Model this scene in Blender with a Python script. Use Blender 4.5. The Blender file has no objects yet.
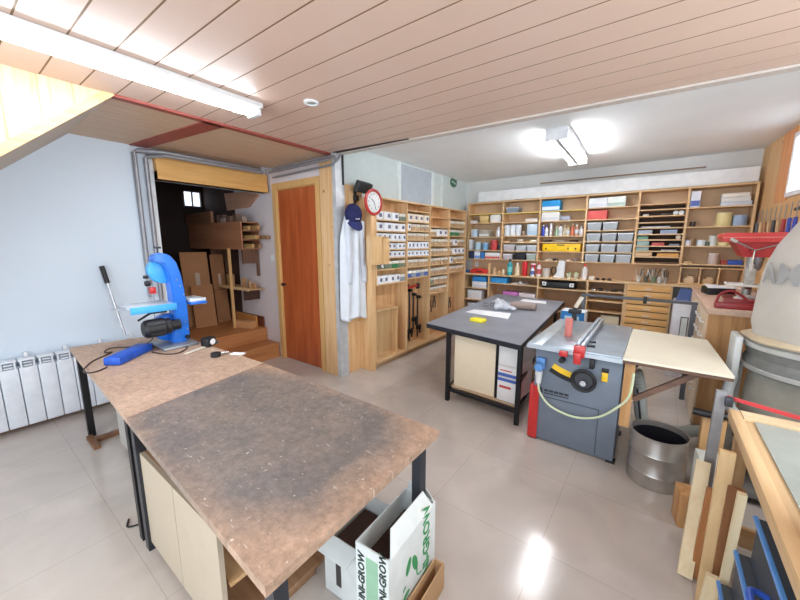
import bpy, bmesh, math, random
from mathutils import Vector, Matrix
random.seed(7)
SC = bpy.context.scene
COL = SC.collection
PI = math.pi
# ---------------------------------------------------------------- camera, world, light, exposure
CAM_H, FPX, PITCH, YAW = 1.55, 342.0, math.radians(9.4), math.radians(37.0)
cd = bpy.data.cameras.new('camera'); cam = bpy.data.objects.new('camera', cd); COL.objects.link(cam)
cam.location = (0, 0, CAM_H); cam.rotation_euler = (PI/2 - PITCH, 0, YAW)
cd.sensor_width = 36; cd.lens = FPX/800*36; cd.clip_start = 0.02
SC.camera = cam
w = bpy.data.worlds.new('world'); SC.world = w; w.use_nodes = True
w.node_tree.nodes['Background'].inputs[0].default_value = (0.75, 0.88, 1.0, 1)
w.node_tree.nodes['Background'].inputs[1].default_value = 1.0
SC.view_settings.view_transform = 'Standard'; SC.view_settings.look = 'None'
SC.view_settings.exposure = 1.13; SC.view_settings.gamma = 1.0; SC.view_settings.use_curve_mapping = False
SC.cycles.use_denoising = True
SC.cycles.max_bounces = 10; SC.cycles.diffuse_bounces = 6

def area(name, loc, rot, sx, sy, power, col=(1, 1, 1)):
    l = bpy.data.lights.new(name, 'AREA'); l.shape = 'RECTANGLE'; l.size = sx; l.size_y = sy
    l.energy = power; l.color = col
    o = bpy.data.objects.new(name, l); COL.objects.link(o); o.location = loc; o.rotation_euler = rot
    return o
# added daylight fill: area lights at an unseen rear doorway and unseen right-side window
area('added_fill_behind', (-0.9, -1.56, 1.35), (PI/2, 0, 0), 3.4, 2.0, 28, (0.86, 0.94, 1.0))
area('added_fill_right', (1.52, 1.4, 1.75), (0, PI/2, 0), 1.1, 2.2, 24, (0.88, 0.95, 1.0))
TUBE_FRONT, TUBE_REAR = 21.0, 25.0


# survey of the photograph: a point of the picture on a real plane of the room
_fw = Vector((-math.sin(YAW)*math.cos(PITCH), math.cos(YAW)*math.cos(PITCH), -math.sin(PITCH)))
_rt = Vector((math.cos(YAW), math.sin(YAW), 0)); _up = _rt.cross(_fw)
def at(px, py, ax, v):
    d = _rt*((px-400)/FPX) - _up*((py-300)/FPX) + _fw
    c = Vector((0, 0, CAM_H)); return c + d*((v-c[ax])/d[ax])

# ---------------------------------------------------------------- materials
def lin(c):
    return tuple((x/255/12.92 if x/255 <= 0.04045 else ((x/255+0.055)/1.055)**2.4) for x in c) + (1,)
_M = {}
def mat(col, rough=.5, metal=0, var=.06, scale=12, bump=0, emit=0, coat=0, trans=0, alpha=1):
    key = (tuple(col), rough, metal, var, scale, bump, emit, coat, trans, alpha)
    if key in _M: return _M[key]
    m = bpy.data.materials.new('paint'); m.use_nodes = True; nt = m.node_tree; b = nt.nodes['Principled BSDF']
    b.inputs['Roughness'].default_value = rough; b.inputs['Metallic'].default_value = metal
    c = lin(col)
    if emit:
        b.inputs['Emission Color'].default_value = c; b.inputs['Emission Strength'].default_value = emit
    if coat: b.inputs['Coat Weight'].default_value = coat
    if trans: b.inputs['Transmission Weight'].default_value = trans
    if alpha < 1: b.inputs['Alpha'].default_value = alpha
    tc = nt.nodes.new('ShaderNodeTexCoord'); n = nt.nodes.new('ShaderNodeTexNoise'); n.inputs['Scale'].default_value = scale
    n.inputs['Detail'].default_value = 4
    r = nt.nodes.new('ShaderNodeValToRGB'); L = nt.links.new
    L(tc.outputs['Object'], n.inputs['Vector']); L(n.outputs['Fac'], r.inputs[0]); L(r.outputs[0], b.inputs['Base Color'])
    r.color_ramp.elements[0].position = .3; r.color_ramp.elements[1].position = .7
    r.color_ramp.elements[0].color = tuple(x*(1-var) for x in c[:3])+(1,)
    r.color_ramp.elements[1].color = tuple(min(1, x*(1+var)) for x in c[:3])+(1,)
    if bump:
        bp = nt.nodes.new('ShaderNodeBump'); bp.inputs['Strength'].default_value = bump; bp.inputs['Distance'].default_value = .01
        L(n.outputs['Fac'], bp.inputs['Height']); L(bp.outputs[0], b.inputs['Normal'])
    _M[key] = m; return m
def wood(c1, c2, axis='z', rough=.55, sc=5, knots=False, coat=0, plank=0, plank_axis='y', line=(120, 85, 50)):
    key = ('w', tuple(c1), tuple(c2), axis, rough, sc, knots, coat, plank, plank_axis)
    if key in _M: return _M[key]
    m = bpy.data.materials.new('wood'); m.use_nodes = True; nt = m.node_tree; b = nt.nodes['Principled BSDF']; L = nt.links.new
    b.inputs['Roughness'].default_value = rough; b.inputs['Coat Weight'].default_value = coat
    tc = nt.nodes.new('ShaderNodeTexCoord'); mp = nt.nodes.new('ShaderNodeMapping')
    s = [sc*5]*3; s['xyz'.index(axis)] = sc*.35; mp.inputs['Scale'].default_value = s
    n = nt.nodes.new('ShaderNodeTexNoise'); n.inputs['Scale'].default_value = 1; n.inputs['Detail'].default_value = 5
    n.inputs['Distortion'].default_value = .6
    r = nt.nodes.new('ShaderNodeValToRGB'); r.color_ramp.elements[0].position = .3; r.color_ramp.elements[1].position = .68
    r.color_ramp.elements[0].color = lin(c2); r.color_ramp.elements[1].color = lin(c1)
    L(tc.outputs['Object'], mp.inputs[0]); L(mp.outputs[0], n.inputs['Vector']); L(n.outputs['Fac'], r.inputs[0])
    out = r.outputs[0]
    def mix(fac, a, colr):
        x = nt.nodes.new('ShaderNodeMix'); x.data_type = 'RGBA'; L(fac, x.inputs[0]); L(a, x.inputs[6]); x.inputs[7].default_value = lin(colr); return x.outputs[2]
    if knots:
        v = nt.nodes.new('ShaderNodeTexVoronoi'); v.inputs['Scale'].default_value = 4.5
        L(tc.outputs['Object'], v.inputs['Vector'])
        k = nt.nodes.new('ShaderNodeMapRange'); k.inputs[1].default_value = .05; k.inputs[2].default_value = .10; k.inputs[3].default_value = .8; k.inputs[4].default_value = 0
        L(v.outputs['Distance'], k.inputs[0]); out = mix(k.outputs[0], out, (140, 85, 45))
    if plank:
        sx = nt.nodes.new('ShaderNodeSeparateXYZ'); L(tc.outputs['Object'], sx.inputs[0])
        md = nt.nodes.new('ShaderNodeMath'); md.operation = 'PINGPONG'; md.inputs[1].default_value = plank/2
        L(sx.outputs['xyz'.index(plank_axis)], md.inputs[0])
        k = nt.nodes.new('ShaderNodeMapRange'); k.inputs[1].default_value = .002; k.inputs[2].default_value = .005; k.inputs[3].default_value = .75; k.inputs[4].default_value = 0
        L(md.outputs[0], k.inputs[0]); out = mix(k.outputs[0], out, line)
    L(out, b.inputs['Base Color'])
    _M[key] = m; return m
def floor_mat():
    m = bpy.data.materials.new('tile_floor'); m.use_nodes = True; nt = m.node_tree; b = nt.nodes['Principled BSDF']; L = nt.links.new
    tc = nt.nodes.new('ShaderNodeTexCoord'); br = nt.nodes.new('ShaderNodeTexBrick')
    br.offset = 0; br.inputs['Scale'].default_value = 1; br.inputs['Brick Width'].default_value = .62; br.inputs['Row Height'].default_value = .62
    br.inputs['Mortar Size'].default_value = .0018; br.inputs['Mortar Smooth'].default_value = .3
    br.inputs['Color1'].default_value = lin((202, 194, 188)); br.inputs['Color2'].default_value = lin((198, 190, 183)); br.inputs['Mortar'].default_value = lin((176, 166, 158))
    mp = nt.nodes.new('ShaderNodeMapping'); mp.inputs['Location'].default_value = (.35, .22, 0)
    L(tc.outputs['Object'], mp.inputs[0]); L(mp.outputs[0], br.inputs['Vector'])
    n = nt.nodes.new('ShaderNodeTexNoise'); n.inputs['Scale'].default_value = 2.2; n.inputs['Detail'].default_value = 7; n.inputs['Distortion'].default_value = .8
    L(tc.outputs['Object'], n.inputs['Vector'])
    r = nt.nodes.new('ShaderNodeValToRGB'); r.color_ramp.elements[0].position = .3; r.color_ramp.elements[1].position = .7
    r.color_ramp.elements[0].color = (.84, .83, .82, 1); r.color_ramp.elements[1].color = (1.06, 1.05, 1.04, 1); L(n.outputs['Fac'], r.inputs[0])
    mx = nt.nodes.new('ShaderNodeMix'); mx.data_type = 'RGBA'; mx.blend_type = 'MULTIPLY'; mx.inputs[0].default_value = 1
    L(br.outputs['Color'], mx.inputs[6]); L(r.outputs[0], mx.inputs[7]); L(mx.outputs[2], b.inputs['Base Color'])
    rr = nt.nodes.new('ShaderNodeMapRange'); rr.inputs[3].default_value = .08; rr.inputs[4].default_value = .18
    L(n.outputs['Fac'], rr.inputs[0]); L(rr.outputs[0], b.inputs['Roughness'])
    b.inputs['Specular IOR Level'].default_value = .6
    return m
def bench_mat(stained):
    m = bpy.data.materials.new('worn_board'); m.use_nodes = True; nt = m.node_tree; b = nt.nodes['Principled BSDF']; L = nt.links.new
    b.inputs['Roughness'].default_value = .5
    tc = nt.nodes.new('ShaderNodeTexCoord'); n = nt.nodes.new('ShaderNodeTexNoise'); n.inputs['Scale'].default_value = 5; n.inputs['Detail'].default_value = 9; n.inputs['Roughness'].default_value = .65
    L(tc.outputs['Object'], n.inputs['Vector'])
    r = nt.nodes.new('ShaderNodeValToRGB'); r.color_ramp.elements[0].position = .3; r.color_ramp.elements[1].position = .7
    r.color_ramp.elements[0].color = lin((160, 130, 108) if stained else (176, 146, 124)); r.color_ramp.elements[1].color = lin((184, 154, 132) if stained else (198, 170, 148))
    L(n.outputs['Fac'], r.inputs[0]); out = r.outputs[0]
    def mix(fac, a, bb):
        x = nt.nodes.new('ShaderNodeMix'); x.data_type = 'RGBA'; L(fac, x.inputs[0]); L(a, x.inputs[6])
        if isinstance(bb, tuple): x.inputs[7].default_value = bb
        else: L(bb, x.inputs[7])
        return x.outputs[2]
    def math_(op, a, bv):
        x = nt.nodes.new('ShaderNodeMath'); x.operation = op
        for i, q in enumerate((a, bv)):
            if isinstance(q, (int, float)): x.inputs[i].default_value = q
            else: L(q, x.inputs[i])
        return x.outputs[0]
    if stained:
        sx = nt.nodes.new('ShaderNodeSeparateXYZ'); L(tc.outputs['Object'], sx.inputs[0])
        ax = math_('DIVIDE', math_('ABSOLUTE', math_('ADD', sx.outputs[0], .06), 0), .66)
        ay = math_('DIVIDE', math_('ABSOLUTE', math_('ADD', sx.outputs[1], -.0), 0), .43)
        p = math_('ADD', math_('POWER', ax, 3.5), math_('POWER', ay, 3.5))
        n2 = nt.nodes.new('ShaderNodeTexNoise'); n2.inputs['Scale'].default_value = 4; n2.inputs['Detail'].default_value = 10; n2.inputs['Roughness'].default_value = .6; L(tc.outputs['Object'], n2.inputs['Vector'])
        p = math_('ADD', p, math_('MULTIPLY', math_('SUBTRACT', n2.outputs['Fac'], .5), 1.1))
        k = nt.nodes.new('ShaderNodeMapRange'); k.inputs[1].default_value = .45; k.inputs[2].default_value = 1.45; k.inputs[3].default_value = .95; k.inputs[4].default_value = 0
        L(p, k.inputs[0])
        r2 = nt.nodes.new('ShaderNodeValToRGB'); r2.color_ramp.elements[0].position = .35; r2.color_ramp.elements[1].position = .65
        r2.color_ramp.elements[0].color = lin((104, 100, 100)); r2.color_ramp.elements[1].color = lin((132, 121, 113)); L(n2.outputs['Fac'], r2.inputs[0])
        out = mix(k.outputs[0], out, r2.outputs[0])
    n4 = nt.nodes.new('ShaderNodeTexNoise'); n4.inputs['Scale'].default_value = 38; n4.inputs['Detail'].default_value = 8; n4.inputs['Roughness'].default_value = .7
    L(tc.outputs['Object'], n4.inputs['Vector'])
    r4 = nt.nodes.new('ShaderNodeValToRGB'); r4.color_ramp.elements[0].position = .35; r4.color_ramp.elements[1].position = .65
    r4.color_ramp.elements[0].color = (.72, .72, .72, 1); r4.color_ramp.elements[1].color = (1.2, 1.2, 1.2, 1); L(n4.outputs['Fac'], r4.inputs[0])
    mm = nt.nodes.new('ShaderNodeMix'); mm.data_type = 'RGBA'; mm.blend_type = 'MULTIPLY'; mm.inputs[0].default_value = 1
    L(out, mm.inputs[6]); L(r4.outputs[0], mm.inputs[7]); out = mm.outputs[2]
    # pale scratches and specks of filler
    for (s, lo, hi, loc, amt) in (((24, 110, 1), .69, .73, (0, 0, 0), .4), ((120, 26, 1), .70, .74, (3, 1, 0), .4), ((46, 46, 1), .72, .75, (8, 0, 0), .7)):
        mp = nt.nodes.new('ShaderNodeMapping'); mp.inputs['Scale'].default_value = s; mp.inputs['Location'].default_value = loc; mp.inputs['Rotation'].default_value = (0, 0, .5)
        n3 = nt.nodes.new('ShaderNodeTexNoise'); n3.inputs['Scale'].default_value = 1; n3.inputs['Detail'].default_value = 2
        L(tc.outputs['Object'], mp.inputs[0]); L(mp.outputs[0], n3.inputs['Vector'])
        k = nt.nodes.new('ShaderNodeMapRange'); k.inputs[1].default_value = lo; k.inputs[2].default_value = hi; k.inputs[3].default_value = 0; k.inputs[4].default_value = amt
        L(n3.outputs['Fac'], k.inputs[0]); out = mix(k.outputs[0], out, lin((225, 215, 205)))
    L(out, b.inputs['Base Color']); return m

PINE = wood((232, 196, 150), (214, 168, 116), 'z', knots=True)
PINEH = wood((230, 196, 150), (212, 168, 118), 'x')
PINEY = wood((230, 196, 150), (212, 168, 118), 'y')
PINEV = wood((226, 194, 150), (208, 166, 118), 'z')
MDF = mat((212, 182, 148), .7, var=.05, scale=3)
PLY = wood((206, 168, 124), (188, 144, 100), 'x')
PLYZ = wood((206, 160, 108), (176, 124, 76), 'z')
ORANGEWOOD = wood((196, 136, 84), (168, 106, 62), 'y', sc=3)
CARD = mat((178, 128, 88), .85, var=.08, scale=4)
CARDL = mat((190, 152, 112), .85, var=.08, scale=4)
CREAM = mat((228, 216, 198), .5, var=.02)
WALLW = mat((214, 226, 238), .85, var=.02, scale=1.5)
WALLA = mat((222, 212, 214), .85, var=.03, scale=2)
WHITE = mat((236, 238, 240), .45, var=.02)
PAPER = mat((244, 246, 250), .8, var=.01)
BLACKM = mat((26, 27, 32), .4, metal=.3)
BLACKP = mat((24, 24, 28), .45)
DARKBR = mat((70, 44, 34), .8)
GREYP = mat((120, 122, 128), .5, var=.1, scale=20)
STEEL = mat((160, 162, 168), .3, metal=.9, var=.08)
CHROME = mat((200, 202, 208), .15, metal=1)
DKSTEEL = mat((70, 74, 82), .4, metal=.7)
RED = mat((190, 38, 36), .4, coat=.3)
DRED = mat((128, 34, 34), .5)
BLUE = mat((20, 110, 214), .35, coat=.3)
LBLUE = mat((70, 170, 232), .4)
NAVY = mat((28, 32, 84), .8)
YELLOW = mat((240, 196, 44), .5)
GREEN = mat((46, 132, 84), .5)
SHADOWBACK = mat((84, 64, 52), .8)  # shadow colour for the back of the narrow-shelf bay
CLEARP = mat((190, 196, 204), .25, var=.05, alpha=.55)
CLEARG = mat((206, 204, 196), .25, var=.15, scale=30, alpha=.7)

# ---------------------------------------------------------------- mesh helpers
class MB:
    def __init__(s): s.bm = bmesh.new()
    def _add(s, verts, faces, smooth=False):
        vs = [s.bm.verts.new(v) for v in verts]
        for f in faces:
            try:
                fc = s.bm.faces.new([vs[i] for i in f]); fc.smooth = smooth
            except ValueError: pass
        return vs
    def box(s, x0, x1, y0, y1, z0, z1, bev=0):
        if bev:
            t = bmesh.new(); bmesh.ops.create_cube(t, size=1)
            for v in t.verts: v.co = Vector(((x0+x1)/2+v.co.x*(x1-x0), (y0+y1)/2+v.co.y*(y1-y0), (z0+z1)/2+v.co.z*(z1-z0)))
            bmesh.ops.bevel(t, geom=list(t.edges), offset=bev, segments=2, profile=.5, affect='EDGES')
            s.merge(t); t.free(); return s
        V = [(x, y, z) for z in (z0, z1) for y in (y0, y1) for x in (x0, x1)]
        s._add(V, [(0, 2, 3, 1), (4, 5, 7, 6), (0, 1, 5, 4), (2, 6, 7, 3), (0, 4, 6, 2), (1, 3, 7, 5)]); return s
    def merge(s, t, M=None):
        mp = {v: s.bm.verts.new(M @ v.co if M else v.co) for v in t.verts}
        for f in t.faces:
            try: g = s.bm.faces.new([mp[v] for v in f.verts]); g.smooth = f.smooth
            except ValueError: pass
    def prism(s, pts, ax, a, b):      # polygon in the two other axes, extruded along ax
        def P(u, v, w_): return {0: (w_, u, v), 1: (u, w_, v), 2: (u, v, w_)}[ax]
        n = len(pts); V = [P(u, v, a) for u, v in pts]+[P(u, v, b) for u, v in pts]
        s._add(V, [tuple(range(n))[::-1], tuple(range(n, 2*n))]+[(i, (i+1) % n, n+(i+1) % n, n+i) for i in range(n)])
        return s
    def beam(s, p0, p1, w_, h, up=(0, 0, 1)):   # square bar between two points
        p0, p1 = Vector(p0), Vector(p1); d = (p1-p0).normalized(); u = Vector(up)
        if abs(d.dot(u)) > .97: u = Vector((0, 1, 0))
        sd = d.cross(u).normalized()*w_/2; u2 = sd.cross(d).normalized()*h/2
        V = [p+a*sd+b*u2 for p in (p0, p1) for a, b in ((-1, -1), (1, -1), (1, 1), (-1, 1))]
        s._add(V, [(0, 3, 2, 1), (4, 5, 6, 7), (0, 1, 5, 4), (1, 2, 6, 5), (2, 3, 7, 6), (3, 0, 4, 7)]); return s
    def tube(s, pts, r, n=10, caps=True):
        pts = [Vector(p) for p in pts]; rs = r if isinstance(r, (list, tuple)) else [r]*len(pts)
        rings = []; prev = None
        for i, p in enumerate(pts):
            d = (pts[min(i+1, len(pts)-1)]-pts[max(i-1, 0)]).normalized()
            if prev is None: a = d.orthogonal().normalized()
            else: a = (prev-d*prev.dot(d)); a = a.normalized() if a.length > 1e-6 else d.orthogonal().normalized()
            prev = a; b = d.cross(a)
            rings.append([s.bm.verts.new(p+(a*math.cos(2*PI*k/n)+b*math.sin(2*PI*k/n))*rs[i]) for k in range(n)])
        for A, B in zip(rings, rings[1:]):
            for k in range(n):
                f = s.bm.faces.new((A[k], A[(k+1) % n], B[(k+1) % n], B[k])); f.smooth = True
        if caps: s.bm.faces.new(rings[0][::-1]); s.bm.faces.new(rings[-1])
        return s
    def lathe(s, prof, n=24, c=(0, 0, 0), axis=2, caps=True):
        rings = []
        for r, z in prof:
            ring = []
            for k in range(n):
                a = 2*PI*k/n; u, v = r*math.cos(a), r*math.sin(a)
                q = {2: (u, v, z), 1: (u, z, -v), 0: (z, u, v)}[axis]
                ring.append(s.bm.verts.new(Vector(c)+Vector(q)))
            rings.append(ring)
        for A, B in zip(rings, rings[1:]):
            for k in range(n):
                f = s.bm.faces.new((A[k], A[(k+1) % n], B[(k+1) % n], B[k])); f.smooth = True
        if caps: s.bm.faces.new(rings[0][::-1]); s.bm.faces.new(rings[-1])
        return s
    def poly(s, pts, th, nrm):        # thin plate from 3D outline
        n = len(pts); N = Vector(nrm).normalized()*th
        V = [Vector(p) for p in pts]; V += [p+N for p in V]
        s._add(V, [tuple(range(n))[::-1], tuple(range(n, 2*n))]+[(i, (i+1) % n, n+(i+1) % n, n+i) for i in range(n)]); return s
    def text(s, body, size, origin, face='-Y', rot=0, depth=.0008, bold=False):
        c = bpy.data.curves.new('t', 'FONT'); c.body = body; c.size = size; c.align_x = 'CENTER'; c.align_y = 'CENTER'; c.extrude = depth; c.resolution_u = 2
        if bold: c.offset = size*.02
        o = bpy.data.objects.new('t', c); COL.objects.link(o); dg = bpy.context.evaluated_depsgraph_get()
        me = bpy.data.meshes.new_from_object(o.evaluated_get(dg)); bpy.data.objects.remove(o)
        B = {'-Y': ((1, 0, 0), (0, 0, 1), (0, -1, 0)), '+X': ((0, 1, 0), (0, 0, 1), (1, 0, 0)), '-X': ((0, -1, 0), (0, 0, 1), (-1, 0, 0)), '+Z': ((1, 0, 0), (0, 1, 0), (0, 0, 1))}[face]
        M = Matrix([[B[0][i], B[1][i], B[2][i]] for i in range(3)]).to_4x4(); M = Matrix.Translation(origin) @ M @ Matrix.Rotation(rot, 4, 'Z')
        t = bmesh.new(); t.from_mesh(me); s.merge(t, M); t.free(); return s
    def build(s, name, m, parent=None, loc=None, rot=None):
        bmesh.ops.recalc_face_normals(s.bm, faces=list(s.bm.faces))
        me = bpy.data.meshes.new(name); s.bm.to_mesh(me); s.bm.free(); me.materials.append(m); me.set_sharp_from_angle(angle=math.radians(38))
        o = bpy.data.objects.new(name, me); COL.objects.link(o)
        if parent: o.parent = parent
        if loc is not None: o.location = loc
        if rot is not None: o.rotation_euler = rot
        return o
def tag(o, label, cat, group=None, kind=None):
    o['label'] = label; o['category'] = cat
    if group: o['group'] = group
    if kind: o['kind'] = kind
    return o
def thing(name, label, cat, loc=(0, 0, 0), rz=0, group=None, rot=None):
    o = bpy.data.objects.new(name, None); COL.objects.link(o); o.empty_display_size = .05
    o.location = loc; o.rotation_euler = rot or (0, 0, rz); return tag(o, label, cat, group)
def struct(name, mb, m, loc=None, parent=None):
    o = mb.build(name, m, parent, loc)
    if not parent: o['kind'] = 'structure'
    return o
def dup(root, loc, rz=None, label=None, group=None):
    r = root.copy(); COL.objects.link(r); r.location = loc
    if rz is not None: r.rotation_euler = (0, 0, rz)
    if label: r['label'] = label
    if group: r['group'] = group
    def kids(a, b):
        for ch in list(a.children):
            c = ch.copy(); COL.objects.link(c); c.parent = b; kids(ch, c)
    kids(root, r); return r
def bez(pts, n=8):
    P_ = [Vector(p) for p in pts]; out = []
    for i in range(len(P_)-1):
        p0, p1, p2, p3 = P_[max(i-1, 0)], P_[i], P_[i+1], P_[min(i+2, len(P_)-1)]
        for k in range(n):
            t = k/n; out.append(.5*((2*p1)+(-p0+p2)*t+(2*p0-5*p1+4*p2-p3)*t*t+(-p0+3*p1-3*p2+p3)*t**3))
    out.append(P_[-1]); return out

# ================================================================ THE SETTING
CF, CR = 2.5, 2.62                       # ceilings: front (boards), rear (plaster)
XL, XC, YB, YD = -4.2, -2.88, 5.8, 2.66  # left wall, clock wall, back wall, door wall
XR, XR2, YN = 0.97, 1.55, -1.6
struct('floor', MB().box(-7.4, XR2+.1, YN-.1, YB+.1, -.1, 0), floor_mat())
# front ceiling: tongue-and-groove boards on a darker underlay, front edge slightly askew
def edgeY(x): return 2.66+.07*(x+2.88)
cb = MB()
y = -1.58; pitch = .172
k = 0
while y < 2.9:
    y1 = y+pitch-.009
    def yy(v, x): return min(v+.02*(x+2.2), edgeY(x)-.004)
    xa, xb = -2.93, XR2
    if y > -1.6:
        V = []
        for z in (CF, CF+.0012):
            V += [(xa, yy(y, xa), z), (xb, yy(y, xb), z), (xb, yy(y1, xb), z), (xa, yy(y1, xa), z)]
        cb._add(V, [(0, 3, 2, 1), (4, 5, 6, 7), (0, 1, 5, 4), (1, 2, 6, 5), (2, 3, 7, 6), (3, 0, 4, 7)])
    y += pitch
BOARD = mat((216, 188, 171), .38, var=.02, scale=3)
struct('ceiling_boards', cb, BOARD)
struct('ceiling', MB().prism([(-7.4, YN), (XR2+.1, YN), (XR2+.1, edgeY(XR2+.1)), (-2.93, edgeY(-2.93)), (-2.93, YD), (-7.4, YD)], 2, CF+.001, CF+.1), mat((128, 98, 68), .7))
cs = MB(); x = -4.2
while x < -2.95:
    cs.box(x+.002, min(x+.088, -2.94), .3, YD, CF-.008, CF+.0005); x += .09
struct('ceiling_side_boards', cs, wood((208, 180, 152), (200, 168, 138), 'y', rough=.45, sc=2))
struct('ceiling_rear', MB().box(XC-.1, XR2+.1, YD-.05, YB+.1, CR, CR+.1), mat((242, 245, 246), .8, var=.03, scale=2, bump=.2))
eb = MB(); eb.prism([(XC, edgeY(XC)), (XR2, edgeY(XR2)), (XR2, edgeY(XR2)+.07), (XC, edgeY(XC)+.07)], 2, CF-.012, CR+.02)
struct('trim_1', eb, mat((206, 196, 188), .5))
struct('trim_2', MB().box(-2.965, -2.905, .80, 2.62, CF-.016, CF+.01), mat((150, 72, 62), .5))
struct('trim_3', MB().prism([(-2.93, 1.36), (-4.19, 1.22), (-4.19, 1.36), (-2.93, 1.52)], 2, CF-.016, CF+.01), mat((150, 72, 62), .5))
struct('trim_4', MB().prism([(-2.86, edgeY(-2.86)-.05), (-1.95, edgeY(-1.95)-.015), (-1.95, edgeY(-1.95)), (-2.86, edgeY(-2.86))], 2, CF-.006, CF+.002), mat((40, 26, 24), .9))
# left wall with the wide opening to the side room
lw = MB()
lw.box(XL-.12, XL, YN, 1.38, 0, CF+.05); lw.box(XL-.12, XL, 1.38, YD, 2.2, CF+.05)
struct('wall_left', lw, WALLW)
struct('wall_near', MB().box(-4.4, -2.65, YN-.1, YN, 0, CF+.05).box(.85, XR2+.1, YN-.1, YN, 0, CF+.05).box(-2.65, .85, YN-.1, YN, 2.38, CF+.05), WALLW)
# door wall continues as the right wall of the side room
dw = MB(); DX0, DX1, DZ = -3.97, -3.2, 2.22
dw.box(-7.4, DX0, YD, YD+.12, 0, CF+.05); dw.box(DX1, XC, YD, YD+.12, 0, CF+.05); dw.box(DX0, DX1, YD, YD+.12, DZ, CF+.05)
struct('wall_door', dw, WALLA)
struct('shade_panel', MB().box(-5.99, -5.02, YD-.012, YD-.001, .371, CF-.02), mat((72, 50, 42), .8, var=.2, scale=4))  # dark sheet over the white wall, painting in the alcove's shade
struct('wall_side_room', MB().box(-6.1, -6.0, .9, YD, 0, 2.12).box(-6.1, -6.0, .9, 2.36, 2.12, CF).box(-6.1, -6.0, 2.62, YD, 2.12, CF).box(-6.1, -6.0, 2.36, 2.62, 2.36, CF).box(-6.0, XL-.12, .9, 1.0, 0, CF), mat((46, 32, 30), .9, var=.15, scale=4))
wn = MB(); 
for ya, yb in ((2.36, 2.375), (2.48, 2.50), (2.605, 2.62)): wn.box(-6.03, -5.98, ya, yb, 2.12, 2.36)
wn.box(-6.03, -5.98, 2.36, 2.62, 2.12, 2.135).box(-6.03, -5.98, 2.36, 2.62, 2.345, 2.36)
wf = struct('window_1', wn, mat((140, 130, 130), .6))
MB().box(-6.015, -6.005, 2.375, 2.605, 2.135, 2.345).build('pane', mat((225, 235, 250), .2, emit=.9), wf)
# clock wall (left wall of the rear room), panelled below, painted sheets above
struct('wall_clock_side', MB().box(XC-.12, XC, YD+.12, YB, 0, CR+.05).box(XC-.12, XC, YD, YD+.12, 0, CR+.05), mat((206, 216, 216), .7, var=.03))
struct('wall_back', MB().box(XC-.1, XR+.1, YB, YB+.1, 0, CR+.05), mat((214, 214, 212), .8, var=.02))
struct('wall_right', MB().box(XR, XR+.1, 3.95, YB, 0, CR+.05).box(XR+.1, XR2, 3.95, 4.05, 0, CR+.05).box(XR2, XR2+.1, 2.5, 4.05, 0, CR+.05).box(XR2, XR2+.1, YN, .3, 0, CF+.05).box(XR2, XR2+.1, .3, 2.5, 0, 1.2).box(XR2, XR2+.1, .3, 2.5, 2.3, CF+.05), mat((212, 208, 200), .8, var=.03))
rp = MB(); 
def XW(y): return .835+.12*(5.79-y)/1.83
WA = math.atan2(.12, 1.83)
for y0 in [3.96+.23*j for j in range(8)]:
    y1 = min(y0+.226, YB-.003); rp.prism([(XW(y0), y0), (XW(y0)+.02, y0), (XW(y1)+.02, y1), (XW(y1), y1)], 2, 1.05, CR-.002)
struct('trim_21', rp, wood((222, 184, 134), (206, 160, 108), 'z', knots=True))
struct('trim_5', MB().prism([(XW(4.82)-.008, 4.82), (XW(4.82)-.001, 4.82), (XW(5.15)-.001, 5.15), (XW(5.15)-.008, 5.15)], 2, 1.95, 2.6), wood((226, 160, 104), (206, 136, 84), 'z'))
wf = struct('window_2', MB().box(-.03, -.001, -.33, .33, 0, .04).box(-.03, -.001, -.33, .33, .52, .56).box(-.03, -.001, .29, .33, .04, .52).box(-.03, -.001, -.33, -.29, .04, .52), WHITE, (XW(4.46), 4.46, 1.97)); wf.rotation_euler = (0, 0, WA)
MB().box(-.016, -.004, -.29, .29, .04, .52).build('pane', mat((236, 242, 250), .1, emit=.7), wf)

# pine facing of clock wall and the corner post
pp = MB()
for y0 in (2.90, 3.0): pass
pp.box(XC+.0, XC+.02, YD+.10, 3.055, 0, 2.2).box(XC+.0205, -2.668, 2.99, 3.055, .0, 2.07); struct('trim_6', pp, PINE)
pl = MB(); y0 = 3.07
while y0 < 5.54: pl.box(XC, XC+.02, y0+.001, min(y0+.2, 5.54), 0, 2.08); y0 += .2
struct('trim_7', pl, wood((226, 188, 140), (192, 140, 92), 'z', sc=3, knots=True))
struct('trim_8', MB().box(XC-.02, XC+.035, YD-.03, YD+.10, 0, CR), mat((204, 208, 212), .4, metal=.3, var=.12))
struct('trim_9', MB().box(DX1+.09, XC-.022, YD-.025, YD-.002, 0, CF-.02), PINE)
struct('baseboard_left', MB().box(XL, XL+.015, YN, 1.36, 0, .10), wood((150, 112, 84), (120, 84, 60), 'y'))
# sheets above the shelves on the clock wall
gp = struct('trim_10', MB().box(XC, XC+.012, 3.82, 4.60, 2.1, 2.60), mat((198, 208, 218), .2, metal=.3))
gp2 = struct('trim_11', MB().box(XC, XC+.02, 3.76, 3.82, 2.08, CR).box(XC, XC+.02, 4.60, 4.66, 2.08, CR).box(XC, XC+.02, 4.9, 4.93, 2.08, CR), mat((226, 232, 232), .5))
# back wall ledge panel above shelves
struct('trim_12', MB().box(-2.55, .80, 5.60, 5.62, 2.24, 2.40), mat((232, 234, 236), .5))
struct('trim_13', MB().box(-1.6, .35, YB-.03, YB-.002, 2.47, 2.483), mat((150, 120, 92), .6))

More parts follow.
